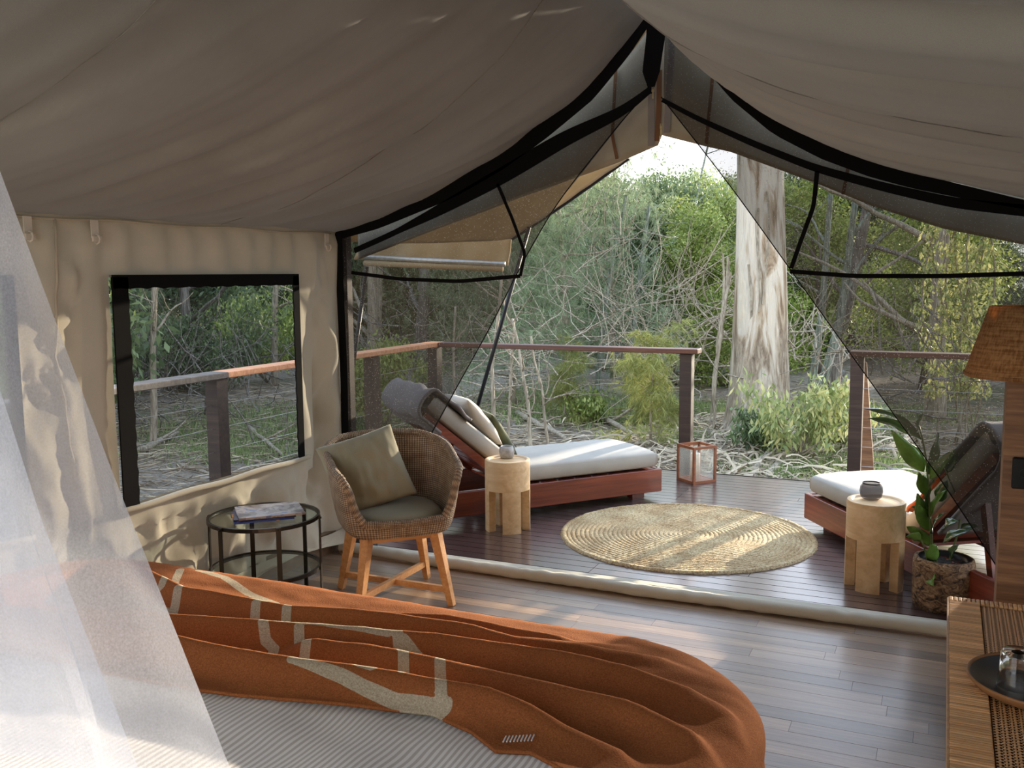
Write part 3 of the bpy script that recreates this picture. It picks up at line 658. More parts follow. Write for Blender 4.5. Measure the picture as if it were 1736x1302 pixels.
def build_blanket():
    nu, nv = 430, 230
    us = np.linspace(-3.1, -.02, nu); near = [(-3.2, 1.70), (-2.5, 1.71), (-1.95, 1.72), (-1.67, 1.735), (-1.24, 1.825), (-1.07, 1.855), (-.95, 1.82), (-.86, 1.765), (-.785, 1.785), (-.69, 1.74), (-.58, 1.73), (-.4, 1.70), (0, 1.55)]
    U = np.repeat(us[None, :], nv, 0); n0_ = np.interp(us, [p[0] for p in near], [p[1] for p in near])
    far = np.interp(us, [-3.1, -1, -.5, 0], [2.85, 2.85, 2.8, 2.8])
    t = np.linspace(0, 1, nv)[:, None]; V = n0_[None, :] + t * (far - n0_)[None, :]
    Hh = np.zeros_like(U); Pt = np.stack([U, V], -1).reshape(-1, 2)
    for P, A in RG:
        best = np.full(len(Pt), 9.); sgn = np.zeros(len(Pt)); tt = np.zeros(len(Pt))
        n = len(P) - 1
        for i in range(n):
            a, b = P[i], P[i + 1]; ab = b - a; L2 = ab @ ab; k = np.clip(((Pt - a) @ ab) / L2, 0, 1); q = a + k[:, None] * ab; d = Pt - q; dist = np.hypot(d[:, 0], d[:, 1])
            m = dist < best; best[m] = dist[m]; sgn[m] = np.sign(ab[0] * d[m, 1] - ab[1] * d[m, 0]); tt[m] = (i + k[m]) / n
        wn = np.where(sgn < 0, .050, .022)
        env = np.clip(tt * 6, 0, 1) * np.clip((1 - tt) * 4, 0, 1) if A < .05 else np.clip((1 - tt) * 3, 0, 1)
        h = A * env * np.exp(-(best / wn) ** 2 * .9) - .012 * env * np.exp(-((best - .07) / .03) ** 2) * (sgn > 0)
        Hh = np.maximum(Hh, 0) * 0 + np.where(h > Hh.ravel(), h, Hh.ravel()).reshape(Hh.shape) if False else np.maximum(Hh, h.reshape(Hh.shape))
    st = np.full(len(Pt), 9.)
    for a, b in SG:
        ab = b - a; k = np.clip(((Pt - a) @ ab) / (ab @ ab), -.0, 1); q = a + k[:, None] * ab; d = Pt - q; st = np.minimum(st, np.hypot(d[:, 0] * 1.0, d[:, 1]))
    st -= .0145
    VV = np.zeros((nv * nu, 3), dtype=np.float32); u_f = Pt[:, 0]; v_f = Pt[:, 1]; Hf = Hh.ravel(); tf = np.repeat(t, nu, 1).ravel()
    for i in range(nv * nu):
        u, v = u_f[i], v_f[i]
        e = min(1, tf[i] / .03)
        top = BZ + .018 + Hf[i] * e + .007 * N3(u * 2.2, v * 8, 6) + .002 * N3(u * 12, v * 20, 6) + .006 * N3(u * 5 + 3, v * 5, 1) * (1 - e)
        x, y, z = drape(u, v, top, R=.13, fl=.2, cr=.34, rect=(-2.95, -.47, .2, 2.47))
        if z < BZ - .04:
            rp = .03 * math.sin(u * 26 + 3 * N3(v * 2, u)) * min(1, (BZ - .04 - z) / .2)
            if v > 2.5 and u < -.7: y += rp
            else: x += rp * .8; y += rp * .4
        VV[i] = (x, y, max(.03, z))
    idx = np.arange(nu * nv).reshape(nv, nu); q = np.stack([idx[:-1, :-1], idx[:-1, 1:], idx[1:, 1:], idx[1:, :-1]], -1).reshape(-1, 4)
    me = mesh_of('blanket', VV, q, 'blanket', True); at = me.attributes.new('stroke', 'FLOAT', 'POINT'); at.data.foreach_set('value', st.astype(np.float32))
    return me, (nu, nv), VV
bme, _, bV = build_blanket()
bk = tag(obj('blanket', bme), 'rumpled rust-orange wool blanket with cream line pattern across the bed', 'blanket'); solid(bk, .008, -1)
mb = MB()
for i in range(9):
    p = G(853 + i * 6, 1258 - i * .3, BZ + .032); mb.tube([(p[0], p[1], p[2]), (p[0] - .002, p[1] + .020, p[2] + .004)], .0017, 5)
mb.build('blanket_stitch', 'paper', bk, label='cream edge stitches')
# ---- white bed net hanging in the left foreground
def net_sheet(edge, x_left, nfold, seed, nm, par, ymix):
    n_r = 90; n_c = 140; E = dense(edge, n_r)
    def fn(a, b):
        i = min(n_r - 1, int(b * (n_r - 1) + .5)); e = Vector(E[i]); 
        w = (e.x - x_left(b)) ; x = e.x - a * w; fold = .022 * (.35 + b) * (math.sin(a * nfold * .6 + seed + 1.5 * N3(a * 3, b * 1.5, seed)) + .5 * N3(a * 9, b * 2, seed)) * min(1, a * 6)
        return (x + .25 * fold, e.y + ymix * a + fold, e.z)
    v, f, _ = grid(n_c, n_r, fn); return obj(nm, mesh_of(nm, v, f, 'whitenet', True), par)
net = thing('bed_net', 'sheer white mosquito net draped down over the left side of the bed', 'net', (-1.2, 1.0, .57)); nl = (1.2, -1.0, -.57)
A1 = [AY(-60, 120, 1.12), AY(0, 290, 1.12), AY(100, 560, 1.12), AY(200, 825, 1.11), AY(300, 1075, 1.10), AY(390, 1302, 1.08), AY(440, 1430, 1.06)]
n1 = net_sheet(A1, lambda b: -1.75 - .1 * b, 20, 1., 'net_panel', net, .05); n1.location = nl
A2 = [AY(-60, 470, .92), AY(0, 660, .92), AY(70, 880, .91), AY(160, 1110, .90), AY(235, 1302, .89), AY(270, 1420, .88)]
n2 = net_sheet(A2, lambda b: -1.45 - .1 * b, 20, 4., 'net_panel', net, .06); n2.location = nl
# ---- round glass side table
TC = (-2.915, 3.50); TR = .262
tb = thing('side_table', 'round dark metal side table with a glass top and shelf beside the wicker chair', 'table', (TC[0], TC[1], 0))
def ring(r, z, w, h, n=64):
    mb = MB(); P = []; Fc = []
    for i in range(n):
        a = 2 * PI * i / n
        for rr, zz in ((r - w, z - h / 2), (r, z - h / 2), (r, z + h / 2), (r - w, z + h / 2)): P.append((rr * math.cos(a), rr * math.sin(a), zz))
    for i in range(n):
        j = (i + 1) % n
        for k in range(4): Fc.append((i * 4 + k, j * 4 + k, j * 4 + (k + 1) % 4, i * 4 + (k + 1) % 4))
    return mb.add(P, Fc)
TZ = .47
for z in (TZ - .008, .215, .03): ring(TR, z, .012, .018).build('ring', 'metal', tb)
for i in range(6):
    a = 2 * PI * i / 6 + .40; R = Rz(a)
    mb = MB(); mb.box(R @ Vector((TR + .004, 0, TZ / 2)), (.006, .022, TZ), R); mb.box(R @ Vector((TR + .010, 0, TZ - .012)), (.006, .008, .008), R); mb.build('leg', 'metal', tb)
for z in (TZ - .002, .218): MB().lathe([(0, -.003), (TR - .008, -.003), (TR - .008, .003), (0, .003)], 48, (0, 0, z)).build('glass_shelf', 'tableglass', tb)
def magazine(name, label, mat, c, rz, L, W, T):
    t = thing(name, label, 'magazine', c, rz, 'magazines on the glass table')
    MB().box((0, 0, T / 2), (L - .004, W - .004, T - .002)).build('pages', 'paper', t)
    mb = MB(); mb.box((0, 0, T - .0006), (L, W, .0012)); mb.box((0, -W / 2, T / 2), (L, .0012, T)); mb.build('cover', mat, t)
    mb = MB(); mb.box((0, 0, .0004), (L, W, .0008)); mb.build('back_cover', mat, t)
mz = TZ + .0015
magazine('magazine', 'blue and orange magazine at the bottom of the stack on the glass table', 'mag3', (-2.90, 3.47, mz), .80, .27, .20, .009)
magazine('magazine', 'dark navy magazine in the middle of the stack', 'mag2', (-2.90, 3.485, mz + .0095), .72, .28, .21, .008)
magazine('magazine', 'large glossy photo magazine on top of the stack', 'mag1', (-2.885, 3.505, mz + .018), .80, .30, .24, .010)
# ---- wicker tub chair
CH = (-2.455, 3.915)
ch = thing('wicker_chair', 'wicker tub chair with khaki seat pad and splayed teak legs', 'chair', (CH[0], CH[1], 0), PI / 4)
def chair_shell():
    nth, nv = 240, 40; V = []; uv = []
    def plan(th, a, b):   # th=0 at back (+y), front at pi ; superellipse
        c, s = math.sin(th), math.cos(th); n = 2.7 + (1.6 if abs(th) > 1.57 else 0) * min(1, (abs(th) - 1.57) / .5)
        r = (abs(c / a) ** n + abs(s / b) ** n) ** (-1 / n); return r * c, r * s
    for i in range(nth):
        th = 2 * PI * i / (nth - 1) - PI; A = abs(th)
        h = interp(A, [0, .7, 1.3, 1.8, 2.15, 2.27, 2.36, 2.46, 3.2], [.785, .775, .735, .690, .665, .62, .50, .445, .435])
        for j in range(nv):
            t = j / (nv - 1); z = .372 + t * (h - .372); k = ((z - .372) / .4)
            a = .238 + .075 * min(1, k) ** .6; b = .232 + .06 * min(1, k) ** .6
            if t < .12: q = t / .12; a *= .93 + .07 * math.sin(q * PI / 2); b *= .93 + .07 * math.sin(q * PI / 2)
            x, y = plan(th, a, b); lean = .03 * k if A < 1.2 else 0
            V.append((x, y + lean * math.cos(th), z)); uv.append((i / nth * 1.9 * 1.0, z * 1.6))
    idx = np.arange(nth * nv).reshape(nth, nv); q = np.stack([idx[:-1, :-1], idx[1:, :-1], idx[1:, 1:], idx[:-1, 1:]], -1).reshape(-1, 4)
    V = np.array(V, dtype=np.float32); rim = [tuple(V[i * nv + nv - 1]) for i in range(nth - 1)]; bot = [tuple(V[i * nv]) for i in range(nth - 1)]
    me = mesh_of('woven_shell', V, q, 'wicker', True, uv); return me, rim, bot
sm, rim, bot_ = chair_shell(); s = obj('woven_shell', sm, ch); solid(s, .022, 0)
def rope(pts, r, uvn=40):
    n = 10; P = []; uv = []; N = len(pts)
    pv = [Vector(p) for p in pts]
    for i in range(N + 1):
        p = pv[i % N]; d = (pv[(i + 1) % N] - pv[(i - 1) % N]).normalized(); x = d.cross(Vector((0, 0, 1)))
        x = x.normalized() if x.length > .05 else Vector((1, 0, 0)); y_ = d.cross(x)
        for k in range(n + 1):
            a = 2 * PI * k / n; P.append(p + (x * math.cos(a) + y_ * math.sin(a)) * r * (1 + .07 * math.sin(i * 2.6))); uv.append((i / N * 2.6, k / n * .25))
    idx = np.arange((N + 1) * (n + 1)).reshape(N + 1, n + 1); q = np.stack([idx[:-1, :-1], idx[1:, :-1], idx[1:, 1:], idx[:-1, 1:]], -1).reshape(-1, 4)
    return mesh_of('rim', np.array([tuple(p) for p in P], dtype=np.float32), q, 'wicker', True, uv)
obj('rim', rope(rim, .019), ch)
MB().lathe([(0, .37), (.225, .37), (.235, .385), (.2, .40), (0, .40)], 40).build('seat_base', 'wicker', ch, True)
def pad(name, a, b, t, mat, parent, loc, rot=(0, 0, 0), n=3.2, seg=48, crown=.02):
    mb = MB(); rings = [(0, 0), (.5, 0), (.88, .0), (.97, .12), (1, .35), (1, .65), (.97, .88), (.88, 1), (.6, 1), (.3, 1), (0, 1)]
    P = []; Fc = []
    for ri, (k, zt) in enumerate(rings):
        for i in range(seg):
            th = 2 * PI * i / seg; c, s_ = math.cos(th), math.sin(th); r = (abs(c / a) ** n + abs(s_ / b) ** n) ** (-1 / n) * max(k, .001)
            P.append((r * c, r * s_, zt * t + (crown * (1 - k * k) if zt == 1 else 0)))
    for ri in range(len(rings) - 1):
        for i in range(seg): Fc.append((ri * seg + i, ri * seg + (i + 1) % seg, (ri + 1) * seg + (i + 1) % seg, (ri + 1) * seg + i))
    mb.add(P, Fc); return mb.build(name, mat, parent, True, loc=loc, rot=rot)
pad('seat_cushion', .222, .218, .062, 'khaki', ch, (0, -.015, .405), crown=.014)
TOPW, FT = .165, .228
for sx in (-1, 1):
    for s_ in (-1, 1):
        mb = MB(); mb.beam((sx * FT, s_ * FT, .0), (sx * TOPW, s_ * TOPW, .375), .03, .028, (s_ * 1, -sx * 1, 0), .05, .045); mb.build('leg', 'teak', ch)
for q in (-1, 1):
    mb = MB(); kk = .22 * 1.0; mb.beam((-kk, -q * kk, .082 + .004 * q), (kk, q * kk, .082 + .004 * q), .022, .03); mb.build('stretcher', 'teak', ch)
for a, b in (((-1, -1), (1, -1)), ((-1, 1), (1, 1)), ((-1, -1), (-1, 1)), ((1, -1), (1, 1))):
    mb = MB(); mb.beam((a[0] * TOPW, a[1] * TOPW, .352), (b[0] * TOPW, b[1] * TOPW, .352), .022, .036); mb.build('apron_rail', 'teak', ch)
def cushion_mesh(name, w, h, t, mat, seed=0, N=34, wr=.006):
    V = []; 
    for side in (1, -1):
        for j in range(N):
            for i in range(N):
                u, v = -1 + 2 * i / (N - 1), -1 + 2 * j / (N - 1)
                e = (1 - abs(u) ** 2.2) * (1 - abs(v) ** 2.2); th = t / 2 * max(0, e) ** .48
                pin = 1 - .05 * (1 - v * v) * abs(u) ** 3; piv = 1 - .05 * (1 - u * u) * abs(v) ** 3
                wz = wr * N3(u * 2.5 + seed, v * 2.5, side) * min(1, e * 4) + wr * .6 * N3(u * 7 + seed, v * 2, side) * min(1, e * 3)
                V.append((u * w / 2 * pin, side * (th + wz), v * h / 2 * piv))
    Fc = []
    for sd_ in (0, 1):
        b = sd_ * N * N
        for j in range(N - 1):
            for i in range(N - 1):
                a = b + j * N + i; q = (a, a + 1, a + N + 1, a + N); Fc.append(q if sd_ else q[::-1])
    me = mesh_of(name, V, Fc, mat, True); import bmesh
    bm = bmesh.new(); bm.from_mesh(me); bmesh.ops.remove_doubles(bm, verts=bm.verts, dist=.0008); bm.to_mesh(me); bm.free(); return me
def cushion(name, label, mat, loc, rot, w, h, t, seed=0, wr=.006):
    o = obj(name, cushion_mesh(name, w, h, t, mat, seed, wr=wr), loc=loc, rot=rot); return tag(o, label, 'cushion')
# local frame of the chair: x' = (.707,.707), front = (.707,-.707)
def chloc(x, y, z): c = math.cos(PI / 4); return (CH[0] + c * x - c * y, CH[1] + c * x + c * y, z)
cushion('cushion', 'square khaki cushion leaning in the wicker chair', 'khaki', chloc(-.115, .05, .64), (math.radians(-26), math.radians(-13), PI / 4 + .12), .40, .38, .14, 3, .014)
# ---- rattan desk with tray and glasses
DX0, DY1, DZ = .034, 2.64, .755
dk = thing('desk', 'cane-topped rattan desk in the lower right corner', 'desk', (.4, 1.6, 0)); dl = (-.4, -1.6, 0)
mb = MB(); mb.box((.315, 1.62, DZ - .03), (.55, 2.03, .036)); mb.build('desk_top', 'canedark', dk, loc=dl)
sm_ = MB().box((0, 0, 0), (.072, .0078, .008), bev=.002).mesh('rattan_strip', 'rattan')
yy = DY1 - .02; i = 0
while yy > 1.45:
    obj('rattan_strip', sm_, dk, (DX0 + .037 - .4, yy - 1.6, DZ - .004 + rnd.uniform(-.0007, .0007)), (0, 0, rnd.uniform(-.02, .02))); yy -= .0092
sm2 = MB().box((0, 0, 0), (.0088, .030, .009), bev=.002).mesh('rattan_strip', 'rattan')
xx = DX0 + .006
while xx < .55:
    obj('rattan_strip', sm2, dk, (xx - .4, DY1 - .008 - 1.6, DZ - .003)); xx += .0105
mb = MB(); mb.beam((DX0 - .001, 1.0, DZ - .016), (DX0 - .001, DY1, DZ - .016), .004, .03); mb.beam((DX0, DY1 + .006, DZ - .016), (.59, DY1 + .006, DZ - .016), .004, .03); mb.build('edge_trim', 'rattan', dk, loc=dl)
mb = MB()
x = DX0 + .082; k = 0
while x < .46:
    mb.box((x, (1.45 + DY1 - .03) / 2, DZ - .006), (.0032, DY1 - .03 - 1.45, .003)); x += .0062 if k % 2 else .0105; k += 1
def zig():
    V = []; Fc = []; yv = DY1 - .03; row = 0
    while yv > 1.45:
        xs = np.arange(DX0 + .076, .47, .0083); b = len(V)
        for i, x_ in enumerate(xs):
            z_ = DZ - .005 + (.0024 if (i + row) % 2 else -.0024); V += [(x_, yv - .0016, z_), (x_, yv + .0016, z_)]
        Fc += [(b + 2 * i, b + 2 * i + 1, b + 2 * i + 3, b + 2 * i + 2) for i in range(len(xs) - 1)]
        yv -= .0056; row += 1
    return V, Fc
mb.add(*zig()); cw = mb.build('cane_weave', 'cane', dk, loc=dl, kind='stuff')
for lx, ly in ((.09, 2.58), (.55, 2.58), (.09, .7), (.55, .7)): MB().box((lx, ly, .35), (.05, .05, .71), bev=.004).build('leg', 'rattan', dk, loc=dl)
TRC = (.205, 2.115)
tr = thing('tray', 'round black serving tray with a wooden rim on the desk', 'tray', (TRC[0], TRC[1], DZ))
MB().lathe([(0, .006), (.118, .006), (.130, .018), (.134, .018), (.12, .003), (0, .003)], 64).build('tray_dish', 'tray', tr, True)
MB().lathe([(.124, .0), (.1385, .016), (.137, .0215), (.133, .0195), (.119, .002)], 64).build('rim', 'traywood', tr, True)
def tumbler(c, label):
    t = thing('tumbler', label, 'glass', c, 0, 'upturned tumblers on the tray')
    r = .0335; h = .078
    MB().lathe([(r + .003, 0), (r + .003, .004), (r, .03), (r - .002, h - .008), (r - .007, h), (0, h), (0, h - .012), (r - .009, h - .013), (r - .005, .03), (r + .0, .002)], 36).build('glass_body', 'tumbler', t, True)
tumbler((.158, 2.085, DZ + .007), 'clear tumbler upside down on the tray, nearest the desk edge')
tumbler((.218, 2.165, DZ + .007), 'clear tumbler upside down on the tray, behind the other')
# ---- timber post with socket and shade
PXc, PYc = .205, 2.86
post = thing('floor_lamp', 'floor lamp with a square rough timber column and burlap shade behind the desk', 'lamp', (PXc, PYc, 0))
MB().box((0, 0, .675), (.105, .105, 1.35), bev=.006).build('column', 'oldpost', post)
sk = MB().box((.0, -.058, 1.065), (.062, .014, .085), bev=.004).build('power_socket', 'plastic', post)
MB().lathe([(0, 0), (.014, 0), (.014, .003), (.010, .003), (.010, .001), (0, .001)], 16).build('socket_face', 'plastic', sk, loc=(0, -.066, 1.065), rot=(PI / 2, 0, 0))
lamp = post
o = MB().lathe([(.172, 0), (.172, .004), (.118, .185), (.116, .185), (.169, .004)], 56).build('lamp_shade', 'burlap', lamp, True, loc=(.015, 0, 1.32))
MB().lathe([(.170, -.003), (.175, .0), (.174, .008), (.169, .008)], 56).build('shade_hem', 'burlap', lamp, True, loc=(.015, 0, 1.32))
mb = MB(); mb.tube([(0, 0, 1.35), (0, 0, 1.40)], .012, 8); mb.lathe([(0, 1.40), (.012, 1.40), (.028, 1.43), (.022, 1.46), (0, 1.47)], 20); mb.build('lamp_holder', 'plastic', lamp)
# ================================================================== DECK OBJECTS
# ---- jute rug
rug = thing('jute_rug', 'round braided natural jute rug on the deck', 'rug', (-1.40, 5.585, .0)); RR = .765
nr = 27; wd = RR / nr
for i in range(nr):
    r = wd * (i + .5); n = max(24, int(2 * PI * r / .018)); last = i == nr - 1; P = []; Fc = []
    for k in range(n):
        a = 2 * PI * k / n; s_ = rnd.uniform(-1, 1); rr = r + .003 * s_
        ww = wd * .5 * (1.12 + (.05 if k % 2 else -.05)); hh = .008 + .002 * (k % 2) + (.006 if last else 0)
        if last: ww *= 1.1 + .3 * (k % 3 == 0)
        for q, zz in ((-1, .001), (-.55, hh * .9), (0, hh + .002 * s_), (.55, hh * .9), (1, .001)): P.append(((rr + q * ww) * math.cos(a), (rr + q * ww) * math.sin(a), zz))
    for k in range(n):
        j = (k + 1) % n
        for q in range(4): Fc.append((k * 5 + q, j * 5 + q, j * 5 + q + 1, k * 5 + q + 1))
    obj('braid', mesh_of('braid', P, Fc, 'jute', True), rug)
# ---- stools
def stool(c, rz, label, h=.452, r=.142):
    t = thing('stool', label, 'stool', (c[0], c[1], 0), rz, 'drum stools on the deck')
    zl = h * .58; g = .24   # half angle of the gaps
    mb = MB(); mb.lathe([(0, h - .010), (r - .03, h - .010), (r - .022, h - .002), (r - .012, h), (r - .003, h - .003), (r, h - .010), (r, zl), (r - .035, zl), (r - .035, h - .05), (0, h - .05)], 64); o = mb.build('drum_top', 'stool', t); smoothsel(o)
    for k in range(4):
        a0, a1 = k * PI / 2 + .36, (k + 1) * PI / 2 - .36; n = 10; P = []; Fc = []
        for i in range(n + 1):
            a = a0 + (a1 - a0) * i / n
            for rr, zz in ((r, 0), (r, zl), (r - .05, zl), (r - .05, 0)): P.append((rr * math.cos(a), rr * math.sin(a), zz))
        for i in range(n):
            for q in range(4): Fc.append((i * 4 + q, (i + 1) * 4 + q, (i + 1) * 4 + (q + 1) % 4, i * 4 + (q + 1) % 4))
        Fc += [(0, 1, 2, 3), tuple(n * 4 + q for q in (3, 2, 1, 0))]
        o = obj('leg', mesh_of('leg', P, Fc, 'stool'), t); smoothsel(o)
    return t
S1 = (-2.47, 5.29); S2 = (-.287, 5.03)
stool(S1, math.radians(-9), 'pale round wooden drum stool beside the left sun lounger')
stool(S2, math.radians(-54), 'pale round wooden drum stool in front of the right sun lounger')
M['frost'] = m_net('lantern_glass', srgb(214, 216, 206), .14, var=.04)
def m_ridgeglass():
    return m_net('smoky_glass', srgb(96, 90, 92), .5, var=.02, tl_=.3)
M['smoke'] = m_ridgeglass()
jr = thing('ceramic_pot', 'small grey mottled ceramic candle pot on the left stool', 'pot', (-2.50, 5.345, .443))
MB().lathe([(0, 0), (.036, 0), (.045, .012), (.049, .035), (.047, .06), (.038, .076), (.036, .078), (.033, .075), (.042, .05), (.04, .012), (0, .008)], 40).build('pot_body', 'ceramic', jr, True)
MB().lathe([(0, .03), (.041, .03), (.041, .034), (0, .034)], 24).build('candle_wax', 'candle', jr, True)
jr = thing('glass_votive', 'ribbed smoky glass votive on the right stool', 'candle holder', (-.315, 5.07, .443))
MB().lathe([(0, 0), (.036, 0), (.05, .012), (.056, .04), (.053, .066), (.041, .082), (.038, .080), (.048, .062), (.051, .038), (.045, .014), (0, .008)], 72, wob=lambda a, z: 1 + .018 * (1 if math.sin(a * 36) > 0 else -1)).build('glass_body', 'smoke', jr, True)
MB().lathe([(.0405, .080), (.0445, .080), (.0445, .086), (.0405, .086)], 48).build('rim', 'metal', jr, True)
# ---- sun loungers
def slab(mbx, a, b, w, h): pass
def mattress_mesh(pts, w, t, name, mat):
    """pts: (s, z) of the underside centre line; w width; t thickness; rounded"""
    n = len(pts); P = []; Fc = []
    sec = []
    for k in range(28):
        a = 2 * PI * k / 28; c, s_ = math.cos(a), math.sin(a); e = .32
        sec.append((math.copysign(abs(c) ** e, c) * w / 2, (math.copysign(abs(s_) ** e, s_) + 1) * t / 2))
    for i, (s, z) in enumerate(pts):
        a, b = pts[max(0, i - 1)], pts[min(n - 1, i + 1)]; d = Vector((b[0] - a[0], 0, b[1] - a[1])).normalized(); q = Vector((-d.z, 0, d.x)) * (1 if d.x >= 0 else -1)
        sh = 1. if 0 < i < n - 1 else .985
        for y_, z_ in sec:
            cz = (z_ - t / 2) * (1 if 0 < i < n - 1 else .75) + t / 2; bu = .008 * (1 - (2 * y_ / w) ** 2) if z_ > t / 2 else 0
            P.append(Vector((s, y_ * sh, z)) + q * (cz + bu))
    for i in range(n - 1):
        for k in range(28): Fc.append((i * 28 + k, i * 28 + (k + 1) % 28, (i + 1) * 28 + (k + 1) % 28, (i + 1) * 28 + k))
    Fc += [tuple(range(28)), tuple((n - 1) * 28 + k for k in range(28))[::-1]]
    return mesh_of(name, [tuple(p) for p in P], Fc, mat, True)
def lounger(corner, ang, label, hinge, L, back_len, back_ang, W=.70, flip=1):
    """local x runs from the foot to the head; the near long side is y=0, width to flip*W"""
    t = thing('sun_lounger', label, 'sun lounger', (corner[0], corner[1], 0), ang, 'timber sun loungers on the deck')
    yc = flip * W / 2; z0, z1 = .055, .215
    for yy_, nm in ((flip * .015, 'side_board'), (flip * (W - .015), 'side_board')): MB().box((L / 2, yy_, (z0 + z1) / 2), (L, .03, z1 - z0), bev=.003).build(nm, 'merbau', t)
    for xx_ in (.015, L - .015): MB().box((xx_, yc, (z0 + z1) / 2), (.03, W - .06, z1 - z0), bev=.003).build('end_board', 'merbau', t)
    for xx_ in (.14, L - .2):
        for yy_ in (.12, W - .12): MB().box((xx_, flip * yy_, .0275), (.10, .07, .055)).build('foot_block', 'merbau', t)
    for i in range(9): MB().box((.06 + (hinge - .1) * i / 8, yc, z1 - .012), (.09, W - .07, .016)).build('slat', 'merbau', t)
    ca, sa = math.cos(back_ang), math.sin(back_ang)
    R = Matrix.Rotation(-back_ang, 3, 'Y')
    def bp(s, off, y_=0.): return Vector((hinge + ca * s - sa * off, y_, z1 + .0 + sa * s + ca * off))
    for yy_ in (.02, W - .02): mb = MB(); mb.beam(bp(0, .0, flip * yy_), bp(back_len, .0, flip * yy_), .03, .05); mb.build('back_rail', 'merbau', t)
    for i in range(8): MB().box(bp(.06 + (back_len - .1) * i / 7, .012, yc), (.085, W - .07, .016), R).build('slat', 'merbau', t)
    for yy_ in (.12, W - .12): mb = MB(); mb.beam(bp(back_len * .62, -.02, flip * yy_), (hinge + ca * back_len * .62 + .12, flip * yy_, .08), .03, .04); mb.build('prop_strut', 'merbau', t)
    pts = [(.02, z1 + .004), (.05, z1 + .004), (.4, z1 + .004), (hinge - .14, z1 + .006), (hinge - .05, z1 + .016)]
    for q in np.linspace(.05, back_len - .02, 8): p = bp(q, .03); pts.append((p.x, p.z))
    p = bp(back_len + .01, .03); pts.append((p.x, p.z))
    mo = obj('mattress', mattress_mesh(pts, W - .03, .125, 'mattress', 'loungefab'), t, (0, yc, 0))
    return t, bp
# left one: foot corner at (-1.80, 6.45), head towards the viewer's left
a1 = math.atan2(-.78, -.63)
lg1, bp1 = lounger((-1.80, 6.45), a1, 'reddish timber sun lounger with grey mattress at the left of the deck', 1.18, 1.93, .80, math.radians(40), flip=-1)
a2 = math.atan2(-.82, .57)
lg2, bp2 = lounger((-.77, 6.08), a2, 'reddish timber sun lounger at the right, half behind the mesh', 1.15, 1.86, .80, math.radians(44), flip=1)
def loc_to_world(corner, ang, p): v = Rz(ang) @ Vector(p); return Vector((corner[0] + v.x, corner[1] + v.y, v.z))
# cushions leaning on the left backrest
def l1(s, off, y): p = bp1(s, off); return loc_to_world((-1.80, 6.45), a1, (p.x, y, p.z))
cushion('cushion', 'beige square cushion leaning on the left lounger backrest', 'beige', l1(.40, .22, -.27), (math.radians(38), 0, a1 + PI / 2), .40, .40, .13, 5)
cushion('cushion', 'olive green velvet cushion behind the beige one on the lounger', 'velvet', l1(.17, .25, -.40), (math.radians(34), math.radians(5), a1 + PI / 2 + .1), .40, .42, .12, 8)
def throw_mesh():
    n, m = 60, 50
    def fn(a, b):
        y = -.0 - a * .70 + .02 * N3(b * 3, 1) ; s = b
        # over the top of the backrest: from mattress face, over the top, down the back
        if s < .55: q = .52 + (s / .55) * .30; off = .165
        elif s < .75: k = (s - .55) / .2 * PI; q = .82 + .05 * math.sin(k); off = .165 - (1 - math.cos(k)) / 2 * .185
        else: q = .82 - (s - .75) / .25 * .18; off = -.03
        p = bp1(q, off + .016 * N3(a * 5, s * 6, 2) + .012 * abs(math.sin(a * 9 + s * 2)))
        return (p.x, y, p.z)
    v, f, _ = grid(n, m, fn); return mesh_of('throw_blanket', v, f, 'greythrow', True)
th_ = obj('throw_blanket', throw_mesh(), loc=(-1.80, 6.45, 0), rot=(0, 0, a1)); tag(th_, 'grey woollen throw folded over the top of the left lounger back', 'blanket'); solid(th_, .02)
# orange towel and bolster on the right lounger
def l2(s, off, y): p = bp2(s, off); return loc_to_world((-.77, 6.08), a2, (p.x, y, p.z))
def towel_fn(a, b):
    p = bp2(.02 + a * .5, .17 + .02 * N3(a * 6, b * 6, 3)); return (p.x, .03 + b * .22 + .03 * N3(a * 3, b, 7), p.z)
v, f, _ = grid(26, 16, towel_fn); tw = obj('towel', mesh_of('towel', v, f, 'towel', True), loc=(-.77, 6.08, 0), rot=(0, 0, a2)); tag(tw, 'orange towel lying on the right lounger behind the plant', 'towel'); solid(tw, .014)
def cloth_fn(a, b):
    s = b
    if s < .6: q = .3 + s / .6 * .52; off = .17
    elif s < .75: k = (s - .6) / .15 * PI; q = .82 + .05 * math.sin(k); off = .17 - (1 - math.cos(k)) / 2 * .2
    else: q = .82 - (s - .75) / .25 * .6; off = -.05 - .05 * (s - .75)
    p = bp2(q, off + .012 * N3(a * 5, s * 5, 3)); return (p.x, .0 + a * .70, p.z)
v, f, _ = grid(40, 40, cloth_fn); cl = obj('throw_blanket', mesh_of('throw_blanket', v, f, 'greythrow', True), loc=(-.77, 6.08, 0), rot=(0, 0, a2)); tag(cl, 'dark grey throw hanging over the back of the right lounger', 'blanket'); solid(cl, .015)
